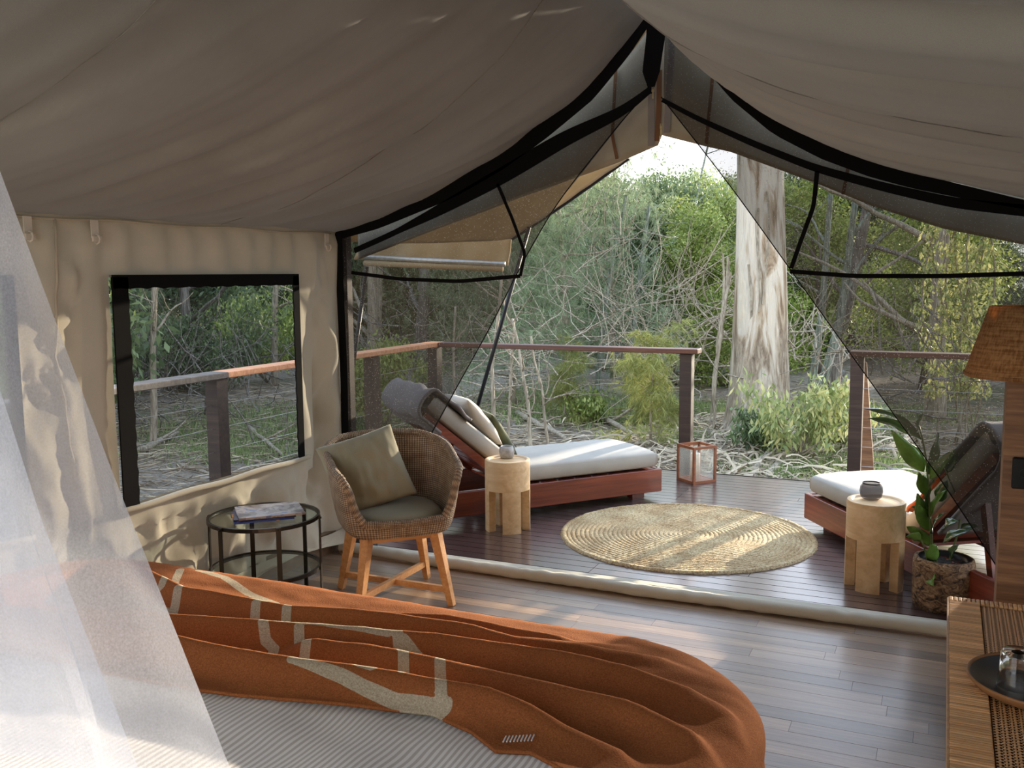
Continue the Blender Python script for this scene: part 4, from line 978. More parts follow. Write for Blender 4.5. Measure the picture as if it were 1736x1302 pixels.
# ---- lantern
LC = (-1.712, 7.12); ln = thing('lantern', 'square timber framed glass lantern with a candle at the deck edge', 'lantern', (LC[0], LC[1], 0), math.radians(51))
S = .108; H = .285
for sx in (-1, 1):
    for s_ in (-1, 1): MB().box((sx * (S - .009), s_ * (S - .009), H / 2), (.018, .018, H), bev=.001).build('corner_post', 'lantern', ln)
for z in (.011, H - .009):
    for k in range(4): R = Rz(k * PI / 2); MB().box(R @ Vector((0, S - .009, z)), (2 * S - .036, .0178, .02), R).build('frame_rail', 'lantern', ln)
MB().box((0, 0, .012), (2 * S - .036, 2 * S - .036, .012)).build('base_board', 'lantern', ln)
for k in range(4): R = Rz(k * PI / 2); MB().box(R @ Vector((0, S - .009, H / 2)), (2 * S - .036, .003, H - .04), R).build('glass_pane', 'frost', ln)
cd = thing('candle', 'tall ivory pillar candle inside the lantern', 'candle', (LC[0] - .01, LC[1] + .0, .018))
MB().lathe([(0, 0), (.036, 0), (.036, .195), (.033, .2), (.028, .192), (0, .19)], 32).build('candle_body', 'candle', cd, True)
MB().tube([(0, 0, .19), (0, .001, .208)], .0015, 6).build('wick', 'plastic', cd)
# ---- potted plant
PC = (.035, 4.845); pt = thing('potted_plant', 'leafy green plant in a rustic bark-textured pot at the tent opening', 'plant', (PC[0], PC[1], 0))
PH = .245; pr = .138
MB().lathe([(0, 0), (pr * .93, 0), (pr * .98, .03), (pr, .12), (pr, PH - .03), (pr - .006, PH - .005), (pr - .016, PH), (pr - .024, PH - .006), (pr - .026, PH - .05), (0, PH - .05)], 64, wob=lambda a, z: 1 + .02 * N3(math.cos(a) * 3, math.sin(a) * 3, z * 9)).build('pot', 'potbark', pt, True)
MB().lathe([(pr - .032, PH - .06), (pr - .020, PH - .002), (pr - .025, PH - .002), (pr - .036, PH - .06)], 48).build('pot_liner', 'plastic', pt, True)
v, f, _ = grid(24, 24, lambda a, b: ((a - .5) * .2 * math.sqrt(1 - .5 * (2 * b - 1) ** 2), (b - .5) * .2 * math.sqrt(1 - .5 * (2 * a - 1) ** 2), PH - .03 + .008 * N3(a * 9, b * 9)))
obj('soil', mesh_of('soil', v, f, 'soil', True), pt, kind='stuff')
M['plantleaf'] = m_plain('plant_leaf', srgb(98, 130, 56), .22, 0, .35, 14); M['plantleafd'] = m_plain('plant_leaf_dark', srgb(64, 88, 48), .2, 0, .3, 14); M['plantred'] = m_plain('leaf_red_back', srgb(130, 70, 52), .4)
M['stem'] = m_plain('plant_stem', srgb(92, 104, 50), .5)
def leaf_mesh(L, W, bend, cup=.25, mat='plantleaf', nm='leaf', n=12):
    P = []; Fc = []
    for i in range(n + 1):
        t = i / n; w_ = W / 2 * (math.sin(PI * t ** .75) ** .9) * (1 - .15 * t) + .002; an = bend * t; x = L * (math.sin(an) / an if abs(an) > 1e-4 else 1) * t if False else 0
        P_ = L * t; cx_ = L / bend * math.sin(an) if abs(bend) > 1e-3 else P_; cz_ = -L / bend * (1 - math.cos(an)) if abs(bend) > 1e-3 else 0
        wv = .004 * math.sin(t * 14)
        P += [(cx_, -w_, cz_ + cup * w_ + wv), (cx_, -w_ * .5, cz_ + cup * w_ * .35), (cx_, 0, cz_ - .001), (cx_, w_ * .5, cz_ + cup * w_ * .35), (cx_, w_, cz_ + cup * w_ - wv)]
    for i in range(n):
        for q in range(4): Fc.append((i * 5 + q, (i + 1) * 5 + q, (i + 1) * 5 + q + 1, i * 5 + q + 1))
    return mesh_of(nm, P, Fc, mat, True)
def plant_leaf(px, py, tx, ty, W, bend, dy=0., tdy=0., mat='plantleaf', roll=0., cup=.25):
    """a leaf from the stem point seen at (px,py) to the tip seen at (tx,ty)"""
    a = Vector(AY(px, py, PC[1] + dy)); b = Vector(AY(tx, ty, PC[1] + tdy)); d = b - a; L = d.length * (1.12 if abs(bend) > .6 else 1.03)
    me = leaf_mesh(L, W, bend, cup, mat); o = obj('leaf', me, pt)
    x = d.normalized(); y_ = Vector((0, 0, 1)).cross(x)
    y_ = y_.normalized() if y_.length > .1 else Vector((1, 0, 0)); z = x.cross(y_); roll = roll * .5 + .8
    R0 = Matrix((x, y_, z)).transposed() @ Matrix.Rotation(roll, 3, 'X') @ Matrix.Rotation(-bend / 2, 3, 'Y')
    o.rotation_euler = R0.to_euler(); o.location = a - Vector((PC[0], PC[1], 0)); solid(o, .0012); return o
def stem_px(lst, r0, r1, dys=None):
    P = [Vector(AY(p[0], p[1], PC[1] + (p[2] if len(p) > 2 else 0))) - Vector((PC[0], PC[1], 0)) for p in lst]; D = dense([tuple(p) for p in P], 16)
    MB().tube(D, list(np.linspace(r0, r1, 16)), 8).build('stem', 'stem', pt, True)
stem_px([(1584, 985), (1580, 930), (1575, 860), (1573, 800), (1566, 745), (1558, 722)], .008, .004)
stem_px([(1578, 985, -.03), (1572, 945, -.05), (1562, 915, -.06)], .005, .003)
stem_px([(1596, 990, .03), (1610, 950, .05), (1625, 900, .06), (1632, 860, .07), (1612, 820, .05), (1600, 790, .03)], .006, .003)
stem_px([(1590, 995, -.02), (1588, 950, -.04)], .005, .003)
LV = [((1566, 800), (1512, 730), .062, -.5, 0, -.06, 'plantleaf', .9), ((1570, 790), (1512, 735), .045, .4, 0, .02, 'plantleaf', .5), ((1562, 745), (1478, 712), .05, .9, 0, -.04, 'plantleafd', .2),
      ((1558, 735), (1472, 697), .045, .8, 0, .06, 'plantleafd', -.2), ((1556, 735), (1566, 700), .05, .5, 0, -.04, 'plantleafd', .8), ((1572, 805), (1590, 735), .045, .3, 0, .06, 'plantleafd', .9),
      ((1576, 812), (1620, 762), .045, .4, 0, -.04, 'plantleaf', .9), ((1576, 840), (1558, 802), .05, .6, 0, -.08, 'plantleaf', .7), ((1574, 865), (1582, 815), .05, .5, 0, -.06, 'plantleafd', .6),
      ((1576, 895), (1556, 838), .062, .3, 0, -.07, 'plantleaf', 1.1), ((1578, 880), (1602, 835), .05, .7, 0, -.05, 'plantleaf', .4), ((1578, 900), (1560, 860), .05, .8, 0, -.1, 'plantleaf', .6),
      ((1576, 925), (1540, 895), .05, .8, 0, -.07, 'plantleaf', .3), ((1582, 905), (1602, 872), .045, .9, 0, -.08, 'plantleafd', .3), ((1592, 850), (1606, 815), .05, .4, 0, .0, 'plantleafd', .5),
      ((1600, 895), (1622, 885), .05, .9, -.02, -.08, 'plantleafd', .1), ((1598, 920), (1640, 902), .05, .7, 0, -.08, 'plantleafd', .0), ((1625, 905), (1655, 893), .05, .7, .03, -.04, 'plantleafd', .1),
      ((1588, 950), (1580, 925), .062, .7, -.04, -.11, 'plantleaf', .5), ((1612, 945), (1625, 925), .045, .9, .02, .0, 'plantleafd', .2), ((1580, 975), (1582, 992), .05, .9, -.1, -.15, 'plantleaf', .3),
      ((1562, 915), (1538, 910), .045, .9, -.06, -.08, 'plantleaf', .4), ((1574, 870), (1545, 860), .04, .6, 0, .07, 'plantleafd', .2), ((1605, 800), (1622, 768), .03, .6, .03, .05, 'plantleafd', .7)]
for (p, q, W_, be, d0, d1, mt, ro) in LV: plant_leaf(p[0], p[1], q[0], q[1], W_ * 1.25, be, d0, d1, mt, ro)
# ---- railings
RY = 7.37; RXL = -4.15
rl = thing('deck_railing', 'timber deck railing with steel wires along the left and far side', 'railing', (RXL, RY, 0)); rloc = (-RXL, -RY, 0)
def part(mb, nm, mat, **kw): return mb.build(nm, mat, rl, loc=rloc, **kw)
mb = MB(); mb.box(((RXL + .07 - 1.76) / 2, RY, .985), (abs(RXL + .07 + 1.76) + .0, .14, .038), bev=.004); part(mb, 'top_rail', 'rail')
mb = MB(); mb.box((RXL, (4.62 + 7.44) / 2, .985), (.14, 7.44 - 4.62, .038), bev=.004); part(mb, 'top_rail', 'railnew', label='fresh orange timber rail length')
mb = MB(); mb.box((RXL, (0. + 4.617) / 2, .985), (.14, 4.617, .038), bev=.004); part(mb, 'top_rail', 'railgrey', label='weathered grey timber rail length')
for x_, y_ in ((RXL, 2.6), (RXL, 4.58), (RXL, 6.35), (RXL, RY), (-1.86, RY)):
    mb = MB(); mb.box((x_, y_, .43), (.095, .095, 1.07), bev=.003); part(mb, 'post', 'raildark')
for z in (.2, .35, .5, .65, .8):
    mb = MB(); mb.tube([(RXL, .2, z), (RXL, 2.6, z), (RXL, RY, z)], .0022, 5); part(mb, 'wire', 'wire')
rr_ = thing('deck_railing', 'timber railing behind the mesh at the right of the deck gap', 'railing', (-.6, RY + .2, 0)); r2 = (.6, -RY - .2, 0); RY2 = RY + .2
MB().box((.62, RY2, .985), (2.55, .14, .038), bev=.004).build('top_rail', 'rail', rr_, loc=r2)
for x_ in (-.60, 1.8): MB().box((x_, RY2, .43), (.095, .095, 1.07), bev=.003).build('post', 'raildark', rr_, loc=r2)
for z in (.12, .27, .42, .57, .72): MB().tube([(-.6, RY2, z), (1.8, RY2, z)], .0022, 5).build('wire', 'wire', rr_, loc=r2)
pa, pb = AY(1463, 615, 8.2), AY(1477, 810, 8.2)
ps = thing('timber_prop', 'tapered brown timber prop standing just beyond the right railing post', 'post', (pb[0], pb[1], -.5))
mb = MB(); mb.beam((0, 0, -.0), (pa[0] - pb[0], .05, pa[2] + .5), .115, .05, (1, 0, 0), .04, .04)
mb2 = MB(); mb2.beam((0, 0, 0), (pa[0] - pb[0], .05, pa[2] + .5), .05, .13, (1, 0, 0), .05, .05); mb2.build('prop_board', 'oldpost', ps)
# ---- outer fly sheet over the deck, its poles
fly = thing('fly_sheet', 'tan canvas awning fly over the left of the deck', 'awning', (-3.0, 5.6, 1.6)); fo = (3.0, -5.6, -1.6)
YO = 6.1
e1 = [AY(*p, YO) for p in [(1066, 268), (968, 338), (892, 390), (868, 405)]]
def fly_pt(a, b):
    e = np.array([interp(a, [0, .5, .9, 1], [q[k] for q in e1]) for k in range(3)]); x0 = interp(a, [0, 1], [RX - .12, WX - .55]); z0 = interp(a, [0, 1], [3.0, 1.83])
    p = np.array([x0, FY + .25, z0]) * (1 - b) + e * b; p[2] -= .03 * math.sin(PI * b) + .01 * N3(a * 6, b * 5); return tuple(p)
v, f, _ = grid(40, 20, fly_pt); o = obj('fly_canvas', mesh_of('fly_canvas', v, f, 'fly', True), fly, fo); solid(o, .004)
MB().tube(dense([tuple(q) for q in e1], 20), .014, 6).build('edge_rope', 'pole', fly, loc=fo)
YA = 6.35
def quad_px(lst, Y, nm, mat, th=.02):
    c = [AY(*p, Y) for p in lst]
    def fn(a, b): p = (c[3] * (1 - a) + c[2] * a) * (1 - b) + (c[0] * (1 - a) + c[1] * a) * b; return (p[0], Y + .02 * N3(p[0] * 5, p[2] * 9, 2) + .012 * math.sin(a * 30), p[2])
    v, f, _ = grid(40, 12, fn); o = obj(nm, mesh_of(nm, v, f, mat, True), fly, fo); solid(o, th)
quad_px([(640, 352), (872, 385), (862, 450), (600, 440)], YA, 'side_curtain', 'fly')
for a, b, r, nm, mt in (((795, 377), (890, 389), .012, 'cross_bar', 'steel'), ((618, 436), (856, 448), .020, 'cross_bar', 'steel'), ((618, 446), (852, 456), .022, 'rolled_hem', 'fly')):
    MB().tube([AY(*a, YA - .06), AY(*b, YA - .06)], r, 8).build(nm, mt, fly, True, loc=fo)
pb1 = AY(808, 694, 6.25); pa1 = AY(897, 385, 6.05)
d = pb1 - pa1; foot = pa1 + d * (pa1[2] / -d[2])
pole = thing('awning_pole', 'slim black awning pole leaning behind the left lounger', 'pole', (foot[0], foot[1], 0))
MB().tube([(0, 0, 0), tuple(pa1 - foot)], .0145, 10).build('pole_shaft', 'pole', pole, True)
MB().lathe([(0, 0), (.024, 0), (.024, .03), (.016, .05), (0, .05)], 12).build('rubber_foot', 'plastic', pole)
p2a, p2b = AY(622, 452, 5.2), AY(607, 560, 5.2); d2 = p2b - p2a; f2_ = p2a + d2 * (p2a[2] / -d2[2])
pole = thing('awning_pole', 'short dark awning pole just outside the left corner of the tent', 'pole', (f2_[0], f2_[1], 0))
MB().tube([(0, 0, 0), tuple(p2a - f2_)], .013, 10).build('pole_shaft', 'pole', pole, True)
MB().lathe([(0, 0), (.024, 0), (.024, .03), (.016, .05), (0, .05)], 12).build('rubber_foot', 'plastic', pole)
cp = thing('corner_post', 'dark timber post at the left corner of the tent opening', 'post', (WX + .02, FY + .06, 0))
MB().box((0, 0, .92), (.06, .05, 1.84), bev=.004).build('post_shaft', 'raildark', cp)
# ================================================================== FOREST
rg = np.random.default_rng(5)
def gz(x, y):
    d = math.hypot(x + 1.5, y - 5); return -.50 + .10 * N3(x * .35, y * .35, 1) + .03 * N3(x * 1.5, y * 1.5, 2) + max(0, d - 8) * .012
v, f, _ = grid(150, 130, lambda a, b: (lambda x, y: (x, y, gz(x, y)))(-45 + a * 75, -8 + b * 68))
gr = obj('ground', mesh_of('ground', v, f, 'ground', True)); gr['kind'] = 'structure'; gr['label'] = 'forest floor of bark litter, sticks and green patches'
def leaves(C, Rr, n, L, W, droop=0., seed=0, squash=(1, 1, 1)):
    """n rhombic leaves scattered round blob centres C with radii Rr"""
    r = np.random.default_rng(seed); C = np.asarray(C); k = r.integers(0, len(C), n); Rr = np.asarray(Rr)
    g = r.normal(size=(n, 3)); g /= np.linalg.norm(g, axis=1)[:, None]; rad = r.random(n) ** .5
    p = C[k] + g * (rad * Rr[k])[:, None] * np.array(squash)
    d = r.normal(size=(n, 3)); d[:, 2] -= droop * 2; d /= np.linalg.norm(d, axis=1)[:, None]
    s = np.cross(d, r.normal(size=(n, 3))); s /= np.linalg.norm(s, axis=1)[:, None]
    l = (L * (.6 + .8 * r.random(n)))[:, None]; w_ = (W * (.6 + .8 * r.random(n)))[:, None]
    v = np.stack([p, p + d * l * .5 + s * w_ * .5, p + d * l, p + d * l * .5 - s * w_ * .5], 1).reshape(-1, 3)
    return v, np.arange(n * 4).reshape(n, 4)
def needles(C, Rr, n, L, W, seed=0, per=14):
    r = np.random.default_rng(seed); C = np.asarray(C); Rr = np.asarray(Rr); m = n // per; k = r.integers(0, len(C), m)
    g = r.normal(size=(m, 3)); g /= np.linalg.norm(g, axis=1)[:, None]; c = C[k] + g * (r.random(m) ** .5 * Rr[k])[:, None]
    ax = r.normal(size=(m, 3)); ax[:, 2] = -.5 - r.random(m) * 1.2 
    c = np.repeat(c, per, 0); ax = np.repeat(ax, per, 0); N = len(c); d = ax + r.normal(size=(N, 3)) * .55; d /= np.linalg.norm(d, axis=1)[:, None]
    s = np.cross(d, r.normal(size=(N, 3))); s /= np.linalg.norm(s, axis=1)[:, None]; l = (L * (.5 + r.random(N)))[:, None]
    v = np.stack([c - s * W / 2, c + s * W / 2, c + d * l], 1).reshape(-1, 3); return v, np.arange(N * 3).reshape(N, 3)
def limb(p, d, L, r, seed, wob=.18, n=7):
    rr = random.Random(seed); P = [Vector(p)]; d = Vector(d).normalized()
    for i in range(n):
        d = (d + Vector((rr.uniform(-1, 1), rr.uniform(-1, 1), rr.uniform(-.6, .8))) * wob).normalized(); P.append(P[-1] + d * L / n)
    return P, [r * (1 - .8 * i / n) for i in range(n + 1)]
def tree_meshes(seed, H, r0, kind, crown, nleaf, cx0=.25, lean=0.1, bark='greybark', twig=12):
    """trunk with branches, plus a crown of leaves; origin at the foot"""
    rr = random.Random(seed); mb = MB(); tp, tr_ = limb((0, 0, -.1), (rr.uniform(-lean, lean), rr.uniform(-lean, lean), 1), H, r0, seed, .07, 9); mb.tube(tp, tr_, 8)
    C = []; R = []
    for i in range(twig):
        t = cx0 + (1 - cx0) * (i + rr.random()) / twig; j = min(8, int(t * 9)); b = tp[j]; a = rr.random() * 2 * PI
        L = crown * rr.uniform(.6, 1.1) * (1.15 - .5 * t); P, q = limb(b, (math.cos(a), math.sin(a), rr.uniform(.0, .6)), L, r0 * .35, seed * 31 + i, .22); mb.tube(P, q, 5)
        for k in (3, 5, 7): C.append(tuple(P[k])); R.append(crown * rr.uniform(.2, .38))
        for k in range(2):
            P2, q2 = limb(P[3 + k], (rr.uniform(-1, 1), rr.uniform(-1, 1), rr.uniform(-.4, .5)), L * .6, r0 * .13, seed * 77 + i * 3 + k, .3, 5); mb.tube(P2, q2, 4)
            C.append(tuple(P2[-1])); R.append(crown * rr.uniform(.15, .3))
    tm = mb.mesh('trunk', bark, True)
    if kind == 'needle': v, f = needles(C, R, nleaf, .22, .006, seed); fm = mesh_of('foliage', v, f, 'needle')
    elif kind == 'bright': v, f = leaves(C, R, nleaf, .085, .035, .2, seed); fm = mesh_of('foliage', v, f, 'leafb')
    elif kind == 'yellow': v, f = needles(C, R, nleaf, .16, .005, seed); fm = mesh_of('foliage', v, f, 'needley')
    else: v, f = leaves(C, np.array(R) * 1.25, nleaf, .15, .06, .5, seed); fm = mesh_of('foliage', v, f, 'leafd')
    return tm, fm
def plant_tree(ms, x, y, label, cat='tree', group=None, s=1., rz=0., name='tree'):
    t = thing(name, label, cat, (x, y, gz(x, y)), rz, group); t.scale = (s, s, s)
    obj('trunk', ms[0], t); obj('foliage', ms[1], t, kind='stuff'); return t
def onray(px, Y):   # x of the ground point under image column px at depth Y
    return AY(px, 700, Y)[0]
# middle-distance trees
T_need = [tree_meshes(11, 5.6, .07, 'needle', 1.9, 30000, .12, twig=16, bark='palebark'), tree_meshes(12, 5.0, .06, 'needle', 1.7, 26000, .08, twig=15, bark='palebark')]
T_bright = [tree_meshes(21, 4.6, .08, 'bright', 1.7, 26000, .15, twig=16, bark='darkbark'), tree_meshes(22, 4.2, .07, 'bright', 1.6, 22000, .12, twig=14, bark='darkbark')]
T_dark = [tree_meshes(31, 7.5, .12, 'dark', 2.4, 34000, .15, twig=20, bark='greybark'), tree_meshes(32, 6.4, .10, 'dark', 2.4, 34000, .1, twig=18, bark='greybark'), tree_meshes(33, 5.6, .10, 'dark', 2.5, 34000, .05, twig=18, bark='greybark')]
T_yel = [tree_meshes(41, 1.5, .02, 'yellow', .55, 9000, .15, twig=12, bark='palebark'), tree_meshes(42, 1.2, .02, 'yellow', .45, 8000, .15, twig=11, bark='palebark')]
near_list = [(T_need[0], 960, 14.5, 1., 0, 'feathery grey-green she-oak left of centre beyond the railing'), (T_need[1], 1040, 17.5, 1.0, 2, 'feathery grey-green she-oak a little right of the first, deeper in'),
             (T_need[0], 870, 13.5, .85, 1.5, 'feathery she-oak showing at the slanted edge of the left mesh'), (T_bright[0], 1215, 18.0, .76, 0, 'bright yellow-green broadleaf tree just left of the big gum trunk'),
             (T_bright[1], 1130, 16.5, .78, 1., 'olive green broadleaf tree in the middle of the opening'), (T_bright[1], 1385, 19.5, .95, 2.4, 'vivid green bushy tree directly right of the big gum trunk'),
             (T_bright[0], 1560, 17.5, .92, 4., 'green tree hung with leaves behind the right mesh'), (T_need[1], 1160, 22, .88, 4, 'tall pale she-oak against the bright sky gap')]
for ms, px, Y, s_, rz_, lb in near_list: plant_tree(ms, onray(px, Y), Y, lb, s=s_, rz=rz_)
for i, (px, Y, s_) in enumerate([(1105, 11.2, 1.), (1085, 12.6, .9), (955, 12.5, .8)]):
    plant_tree(T_yel[i % 2], onray(px, Y), Y, ['yellow-green feathery shrub between the railing and the fallen log', 'small yellow-green feathery shrub behind the nearer one', 'low yellow-green feathery shrub among the pale saplings'][i], 'shrub', s=s_, rz=i, name='shrub')
# tree belt far behind, to both sides
far = []
for (x0, x1, Y0, Y1, n) in ((-30, 19, 24, 27, 20), (-34, 22, 30, 34, 18), (-13, 3, 21, 23, 7), (-24, -10, 14, 20, 7), (-19, -9.5, 4, 12, 8)):
    for i in range(n):
        far.append((x0 + (x1 - x0) * (i + rnd.random() * .8) / n, rnd.uniform(Y0, Y1)))
cnt = {}
for i, (x, y) in enumerate(far):
    azs = math.degrees(math.atan2(y - 4.5, x + 1.5)); pv = Rm.T @ (np.array([x, y, 1.6]) - CAM); px = CX + F * pv[0] / pv[2] if pv[2] > 0 else -999
    sect = azs < 87
    ms = (T_dark + T_need[:1])[i % 4]; d = math.hypot(x, y); az = math.degrees(math.atan2(y, x)); Hm = [7.5, 6.4, 5.6, 5.6][i % 4]
    cap = (1.6 + d * math.tan(math.radians(6.2 if az < 118 else 16)) + .5) / (Hm * 1.08) * (.72 if sect else 1); s_ = min(1.25, cap) * rnd.uniform(.9, 1)
    kd = ['tall dark evergreen', 'broad dark evergreen', 'low dark evergreen', 'pale she-oak'][i % 4]
    rg_ = 'beyond the right edge of view' if px > 1800 else 'in the window view' if px < 560 else 'behind the left mesh' if px < 900 else 'in the open gap' if px < 1240 else 'right of the big gum'
    rw = 'front row' if y < 28.5 and d < 29 else 'back row'
    t = plant_tree(ms, x, y, 'tree', group='trees of the far forest belt', s=s_, rz=rnd.random() * 6)
    cnt.setdefault('%s in %s %s' % (kd, rw, rg_), []).append((px, t))
for key, L_ in cnt.items():
    L_.sort(key=lambda q: q[0])
    for i, (px, t) in enumerate(L_): t['label'] = 'far ' + key + ('' if len(L_) == 1 else ', ' + ['leftmost', 'second from left', 'third from left', 'fourth from left', 'fifth from left', 'sixth from left', 'seventh from left'][min(i, 6)])
# ---- big gum tree
gt = thing('gum_tree', 'massive pale gum tree trunk with peeling bark right of centre', 'tree', (-2.24, 12.6, -.5))
def gum():
    n, m = 72, 90; P = []; Fc = []
    zs = np.linspace(-.1, 7.5, m)
    for j, z in enumerate(zs):
        r = interp(z, [-.1, .15, .5, 1.2, 2.5, 4, 7.5], [.52, .43, .385, .345, .315, .28, .24]); cx_ = .05 * math.sin(z * .6) - .045 * z * .5
        for k in range(n):
            a = 2 * PI * k / n; c, s_ = math.cos(a), math.sin(a)
            rr = r * (1 + .05 * math.sin(3 * a + .4) + .05 * N3(c * 2.2, s_ * 2.2, z * .5) + .035 * N3(c * 7, s_ * 7, z * .8) + .012 * N3(c * 16, s_ * 16, z * 2.2)) + max(0, .35 - z) * .12 * max(0, math.sin(5 * a))
            P.append((cx_ + rr * c, rr * s_, z))
    for j in range(m - 1):
        for k in range(n): Fc.append((j * n + k, j * n + (k + 1) % n, (j + 1) * n + (k + 1) % n, (j + 1) * n + k))
    return mesh_of('trunk', P, Fc, 'gum', True)
obj('trunk', gum(), gt)
MB().tube([(0.05, 0, 4.0), (.35, -.05, 4.6), (.75, 0, 5.6), (1.2, 0, 7.2)], [.13, .12, .1, .07], 12).build('branch', 'gum', gt, True)
# hanging bark ribbons
for i, (dx, zt, zb, w_) in enumerate([(-.44, 2.35, .15, .035), (-.40, 2.3, .6, .05), (-.36, 2.1, 1.2, .04), (-.47, 1.2, -.0, .05), (.05, 2.9, 1.6, .03), (-.05, 2.2, 1.3, .025), (.14, 3.1, 1.7, .03)]):
    P = []; n = 14
    for k in range(n + 1):
        t = k / n; z = zt + (zb - zt) * t; x = dx + .03 * math.sin(t * 5 + i) - (.10 * t * t if dx < -.3 else 0); y_ = -.20 if dx < -.3 else -.36; w2 = w_ * (.5 + math.sin(PI * t) * .7)
        P += [(x - w2 / 2, y_ + .02 * math.sin(t * 9), z), (x + w2 / 2, y_ + .03 * math.cos(t * 7), z)]
    o = obj('bark_ribbon', mesh_of('bark_ribbon', P, [(2 * k, 2 * k + 1, 2 * k + 3, 2 * k + 2) for k in range(n)], 'palebark'), gt); solid(o, .012)
# ---- slimmer trunks
def trunk_px(pts, Y, r, mat, label, name='slender_tree', group=None, branches=4, seed=1):
    P = [Vector(AY(px, py, Y)) for px, py in pts]; P[0].z = gz(P[0].x, P[0].y) - .05; b = P[0].copy()
    t = thing(name, label, 'tree', (b.x, b.y, b.z), 0, group); D = dense([tuple(p - b) for p in P], 18)
    MB().tube(D, list(np.linspace(r, r * .6, 18)), 10).build('trunk', mat, t, True)
    rr = random.Random(seed)
    for i in range(branches):
        k = rr.randint(6, 16); L = rr.uniform(8, 20) * r + .3; Q, q = limb(D[k], (rr.uniform(-1, 1), rr.uniform(-.5, .5), rr.uniform(-.1, .9)), L, r * .4, seed * 9 + i, .35, 8); mb = MB(); mb.tube(Q, q, 6)
        Q2, q2 = limb(Q[4], (rr.uniform(-1, 1), rr.uniform(-.5, .5), rr.uniform(-.3, .9)), L * .6, r * .2, seed * 19 + i, .35, 6); mb.tube(Q2, q2, 5); mb.build('branch', mat, t, True)
TR = [([(1372, 655), (1385, 590), (1395, 520), (1400, 430), (1408, 330)], 15.5, .065, 'lichen', 'slim lichen-spotted trunk right of the big gum', 2),
      ([(1380, 650), (1410, 600), (1428, 520), (1440, 420), (1450, 340)], 15.2, .075, 'lichen', 'lichen-spotted trunk leaning right beside the slim one', 3),
      ([(1410, 660), (1420, 580), (1440, 500), (1465, 380), (1480, 300)], 16.5, .12, 'greybark', 'thick grey trunk behind the two lichen-spotted ones', 3),
      ([(1590, 650), (1588, 560), (1592, 470), (1600, 380)], 14.5, .14, 'palebark', 'pale trunk behind the right mesh, left of the lamp shade', 3),
      ([(716, 600), (712, 560), (722, 500), (718, 430), (722, 350)], 13.5, .12, 'greybark', 'grey trunk behind the left mesh above the railing corner', 3),
      ([(628, 580), (632, 500), (628, 420), (632, 340)], 12.5, .10, 'palebark', 'pale trunk behind the left mesh near the tent corner', 3),
      ([(262, 830), (262, 700), (258, 600), (262, 520), (262, 440), (266, 380)], 8.6, .045, 'palebark', 'slender brown trunk seen through the window, left of centre', 5),
      ([(204, 700), (204, 600), (206, 540), (208, 480), (212, 400)], 12.0, .09, 'palebark', 'pale trunk at the left edge of the window view', 3),
      ([(312, 700), (312, 640), (318, 560), (310, 470)], 13.0, .12, 'greybark', 'broad grey trunk low in the middle of the window view', 3),
      ([(466, 640), (464, 560), (468, 480), (472, 400)], 14.0, .07, 'palebark', 'thin upright trunk at the right edge of the window view', 3)]
for i, (p, Y, r, mt, lb, br) in enumerate(TR): trunk_px(p, Y, r, mt, lb, branches=br, seed=50 + i)
SP = [([(832, 750), (838, 690), (832, 620), (845, 540), (850, 470)], 9.3, .026, 'pale thin sapling nearest the black awning pole'), ([(860, 740), (865, 660), (868, 600), (872, 540)], 9.9, .020, 'thin pale sapling second from the awning pole'),
      ([(900, 752), (897, 690), (885, 630), (880, 590), (868, 540)], 9.2, .024, 'pale sapling with a kink, above the middle of the mattress'), ([(934, 750), (922, 700), (920, 655), (905, 615), (900, 570)], 9.4, .018, 'crooked thin sapling right of the kinked one'),
      ([(1010, 560), (1030, 480), (1048, 400), (1062, 330)], 15.0, .05, 'blue-grey leaning trunk in the she-oak foliage, centre left'), ([(1065, 600), (1080, 500), (1090, 430), (1100, 350)], 15.5, .05, 'blue-grey leaning trunk in the foliage, centre'),
      ([(770, 740), (772, 680), (768, 600), (772, 520)], 9.8, .020, 'thin sapling seen beside the left mesh edge'), ([(1160, 420), (1180, 330), (1200, 250), (1215, 180)], 20, .03, 'thin dark stem against the bright sky gap')]
for i, (p, Y, r, lb) in enumerate(SP): trunk_px(p, Y, r, 'palebark' if i < 4 or i == 6 else 'lichen', lb, 'sapling', branches=7, seed=80 + i)
# ---- shrub with drooping leaves by the gum
def shrub_at(px, Y, H, Rr, n, label, mat='leafs', L=.10, W=.03, seed=3, name='shrub'):
    x = onray(px, Y); t = thing(name, label, 'shrub', (x, Y, gz(x, Y))); rr = random.Random(seed); mb = MB(); C = []; R = []
    for i in range(14):
        a = rr.random() * 2 * PI; P, q = limb((0, 0, 0), (math.cos(a) * .7, math.sin(a) * .7, 1), H * rr.uniform(.6, 1.1), .012, seed * 5 + i, .2); mb.tube(P, q, 5)
        for k in (4, 6, 7): C.append(tuple(P[k])); R.append(Rr * rr.uniform(.2, .38))
    mb.build('stems', 'palebark', t, True, kind='stuff'); v, f = leaves(C, R, n, L, W, .9, seed); obj('foliage', mesh_of('foliage', v, f, mat), t, kind='stuff')
shrub_at(1345, 10.6, .95, .62, 1900, 'shrub with drooping yellow-green leaves in front of the gum tree base', seed=3)
shrub_at(1290, 10.9, .5, .5, 1200, 'low leafy shrub at the left foot of the gum tree', 'leafd', seed=4)
shrub_at(1415, 11.5, .7, .5, 1500, 'green shrub just left of the right railing post', 'leafs', seed=5)
shrub_at(655, 11.0, 1.3, .8, 5000, 'rounded bright shrub behind the left mesh above the rail', 'leafb', .07, .03, seed=6)
shrub_at(1000, 12.5, .5, .6, 1500, 'low green undergrowth clump left of the fallen log', 'leafb', .07, .03, seed=7)
